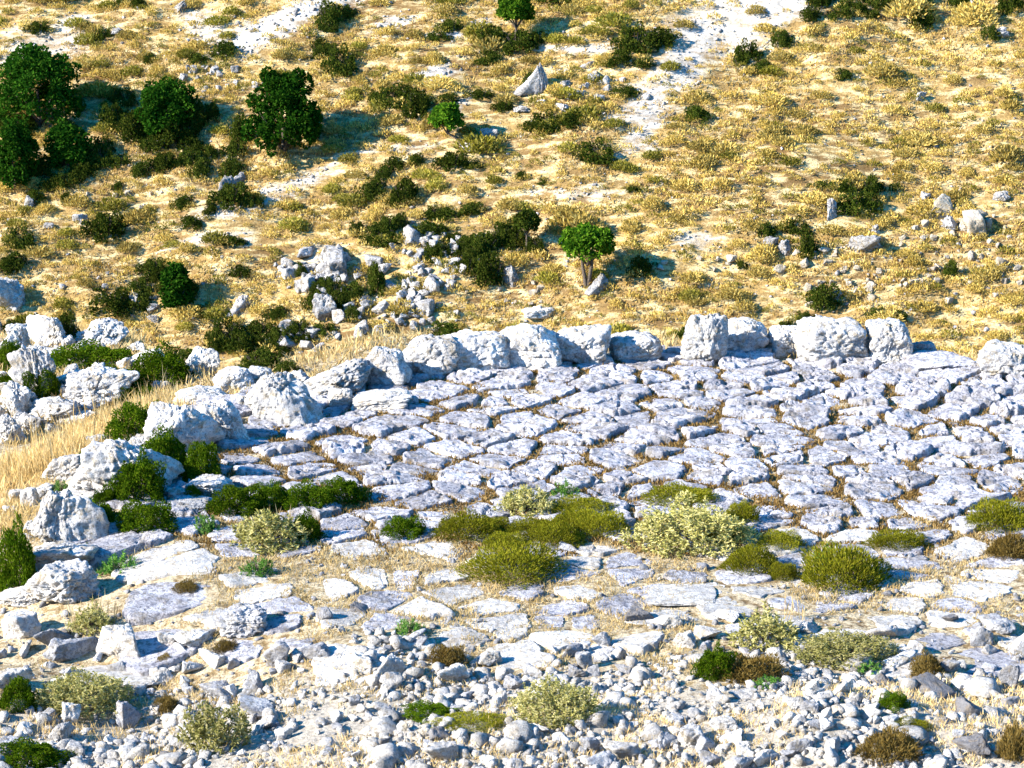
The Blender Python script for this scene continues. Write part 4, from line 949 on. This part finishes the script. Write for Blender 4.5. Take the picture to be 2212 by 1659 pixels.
grass('ridge_grass', X, Y, .10, .32, .02, 9, 'straw', 9, 'dry grass between the rocks of the left ridge', .12)

n = 7000; X = r.uniform(-9, 9, n); Y = r.uniform(36, 52, n); k = ell(X, Y) > 1.08; X, Y = X[k], Y[k]
grass('slope_grass', X, Y, .08, .30, .02, 12, 'straw', 19, 'dry grass on the slope dropping away behind the row of boulders', .14)

# ------------------------------------------------------------------ hillside vegetation
r = np.random.default_rng(77)
# stones on the slope: clusters of individuals, the rest as stuff
CL = [(700, 600, 75, 42, 44, 28, 'far'), (640, 725, 60, 22, 16, 24, 'far'), (880, 650, 60, 50, 34, 20, 'far'), (930, 540, 70, 30, 34, 24, 'far'), (950, 600, 60, 30, 18, 16, 'far'), (560, 60, 60, 34, 0, 10, 'far'),
      (1250, 185, 70, 26, 18, 15, 'far'), (2100, 480, 90, 40, 22, 17, 'tan'), (2120, 590, 90, 50, 24, 17, 'tan'), (1950, 620, 120, 40, 20, 14, 'tan'), (1760, 560, 100, 30, 14, 16, 'tan'), (1800, 620, 120, 30, 12, 13, 'tan'),
      (1500, 560, 100, 30, 10, 12, 'tan'), (440, 160, 50, 16, 14, 12, 'far'), (500, 190, 60, 20, 8, 11, 'far'), (900, 700, 90, 30, 12, 15, 'far'), (770, 690, 50, 40, 14, 20, 'far'), (1150, 640, 80, 30, 8, 12, 'tan'), (2000, 500, 80, 30, 10, 14, 'tan'), (300, 440, 100, 40, 8, 11, 'tan'), (280, 640, 70, 50, 12, 16, 'far'), (60, 480, 80, 60, 6, 12, 'far')]
for cx, cy, rx, ry, k, w0, mt in CL:
    for _ in range(k):
        px, py = r.normal(cx, rx*.6), r.normal(cy, ry*.6)
        if py > 760 or py < 5: continue
        g = at(px, py)
        if g[1] < 100: continue
        s = pxm(g); ww = w0*s*float(np.exp(r.normal(0, .35))); i = int(r.integers(0, 12)); tall = r.uniform(.4, 1.0); ww *= 1.15
        o = obj('slope_stone', shape(i, mt, 3), loc=g, scale=(ww, ww*.8, ww*tall), rot=(r.normal(0, .2), r.normal(0, .2), r.uniform(0, 6.28)))
        later(o, f"{'large' if ww/s > 22 else ('small' if ww/s < 14 else 'medium')} {'tall' if tall > .75 else 'low'} {'white' if mt=='far' else 'grey-brown'}", 'stone', 'stone', 'stones on the hillside')
def hill_points(n, dens=None):
    X = r.uniform(-42, 44, n); Y = r.uniform(143, 196, n); Z = H(X, Y); PX, PY, d = proj(X, Y, Z)
    k = (PX > -60) & (PX < 2270) & (PY > -40) & (PY < 800)
    X, Y, Z, PX, PY = X[k], Y[k], Z[k], PX[k], PY[k]
    if dens is not None:
        q = dens(PX, PY, X, Y); k = r.uniform(0, 1, len(X)) < q; X, Y, Z, PX, PY = X[k], Y[k], Z[k], PX[k], PY[k]
    return X, Y, Z, PX, PY
def d_st(PX, PY, X, Y): return .12 + 1.3*blob(PX, PY, SCREE)/.5 + .55*blob(PX, PY, [(1950, 590, 330, 120, 0, 1), (1000, 640, 420, 110, 0, .9), (300, 620, 300, 120, 0, .5)])
X, Y, Z, PX, PY = hill_points(20000, d_st)
scatter_stones('scree', X, Y, np.exp(r.normal(-1.95, .42, len(X))), 'far', 11, 'loose pale stones and scree scattered over the hillside', 'scree')
X, Y, Z, PX, PY = hill_points(7000, lambda PX, PY, X, Y: blob(PX, PY, [(620, 60, 150, 30, -24, 1), (430, 165, 60, 20, -20, .8)]))
scatter_stones('coarse_scree', X, Y, np.exp(r.normal(-1.35, .35, len(X))), 'far', 12, 'coarser bluish scree stones lying in the upper left gully', 'scree')
# low dry cushions: 300 individuals, the rest as stuff
def d_tf(PX, PY, X, Y): 
    nz = fbm(np.stack([X, Y, X*0], -1)*.16, 3, 91)
    return np.clip(.75 + .25*nz - 1.1*blob(PX, PY, SCREE), .05, 1)
X, Y, Z, PX, PY = hill_points(13500, d_tf)
S = np.exp(r.normal(-1.02, .42, len(X))); order = np.argsort(-S*(1.0))
olive = sst(-.1, .5, fbm(np.stack([X, Y, X*0], -1)*.09, 2, 123)+.5*(PX < 1500)-.1)
big = [i for i in order if -10 < PX[i] < 2222 and -5 < PY[i] < 740][:295]
bs = set(big)
for i in big:
    kind = 'olivetuft' if r.uniform() < .15+.35*olive[i]*(PX[i] < 1500 or PY[i] < 120) else 'tuft'
    fo, _ = plant_mesh(kind, int(r.integers(0, 5))); s = S[i]
    o = obj('cushion_plant', fo, loc=(X[i], Y[i], Z[i]-.05*s), scale=(s*r.uniform(1.0, 1.5), s, s*r.uniform(.7, 1.0)), rot=(0, 0, r.uniform(-.5, .5)))
    later(o, f"{'large' if s > .75 else ('small' if s < .52 else 'medium')} {'olive' if kind=='olivetuft' else 'straw-coloured'}", 'cushion plant', 'plant', 'low cushion plants on the hillside')
rest = np.array([i for i in range(len(X)) if i not in bs])
for kind, sel in (('tuft', rest[r.uniform(0, 1, len(rest)) > .20]), ('olivetuft', None)):
    if sel is None: sel = np.setdiff1d(rest, prev)
    prev = sel
    q = np.random.default_rng(3); parts = []; n = len(sel); m = 110
    P, D = dome_points(q, n*m, .25, 5, .5); D = D*.8+np.array([0, 0, .8])+q.normal(0, .4, P.shape)
    s = np.repeat(S[sel], m)[:, None]; P = P*s*.8*np.array([1.2, 1, .85]) + np.repeat(np.stack([X[sel], Y[sel], Z[sel]], 1), m, 0)
    V, F = blades(P, D, q.uniform(.2, .42, n*m)*s[:, 0], .10*s[:, 0], .05, seed=4)
    o = build('dry_cushions' if kind == 'tuft' else 'olive_cushions', V, F, M[kind], smooth=False)
    tag(o, ('countless small straw-coloured' if kind == 'tuft' else 'countless small olive') + ' cushion plants covering the hillside', 'ground cover', kind='stuff')
X, Y, Z, PX, PY = hill_points(60000, lambda PX, PY, X, Y: np.clip(.9 - 1.7*blob(PX, PY, SCREE), .03, 1)*sst(-.5, .4, fbm(np.stack([X*.5, Y, X*0], -1)*.35, 3, 44)))
grass('hillside_grass', X, Y, .15, .40, .06, 6, 'hillgrass', 21, 'golden dry grass covering the hillside', .16)
finish_labels()
print('objects', len(bpy.data.objects))
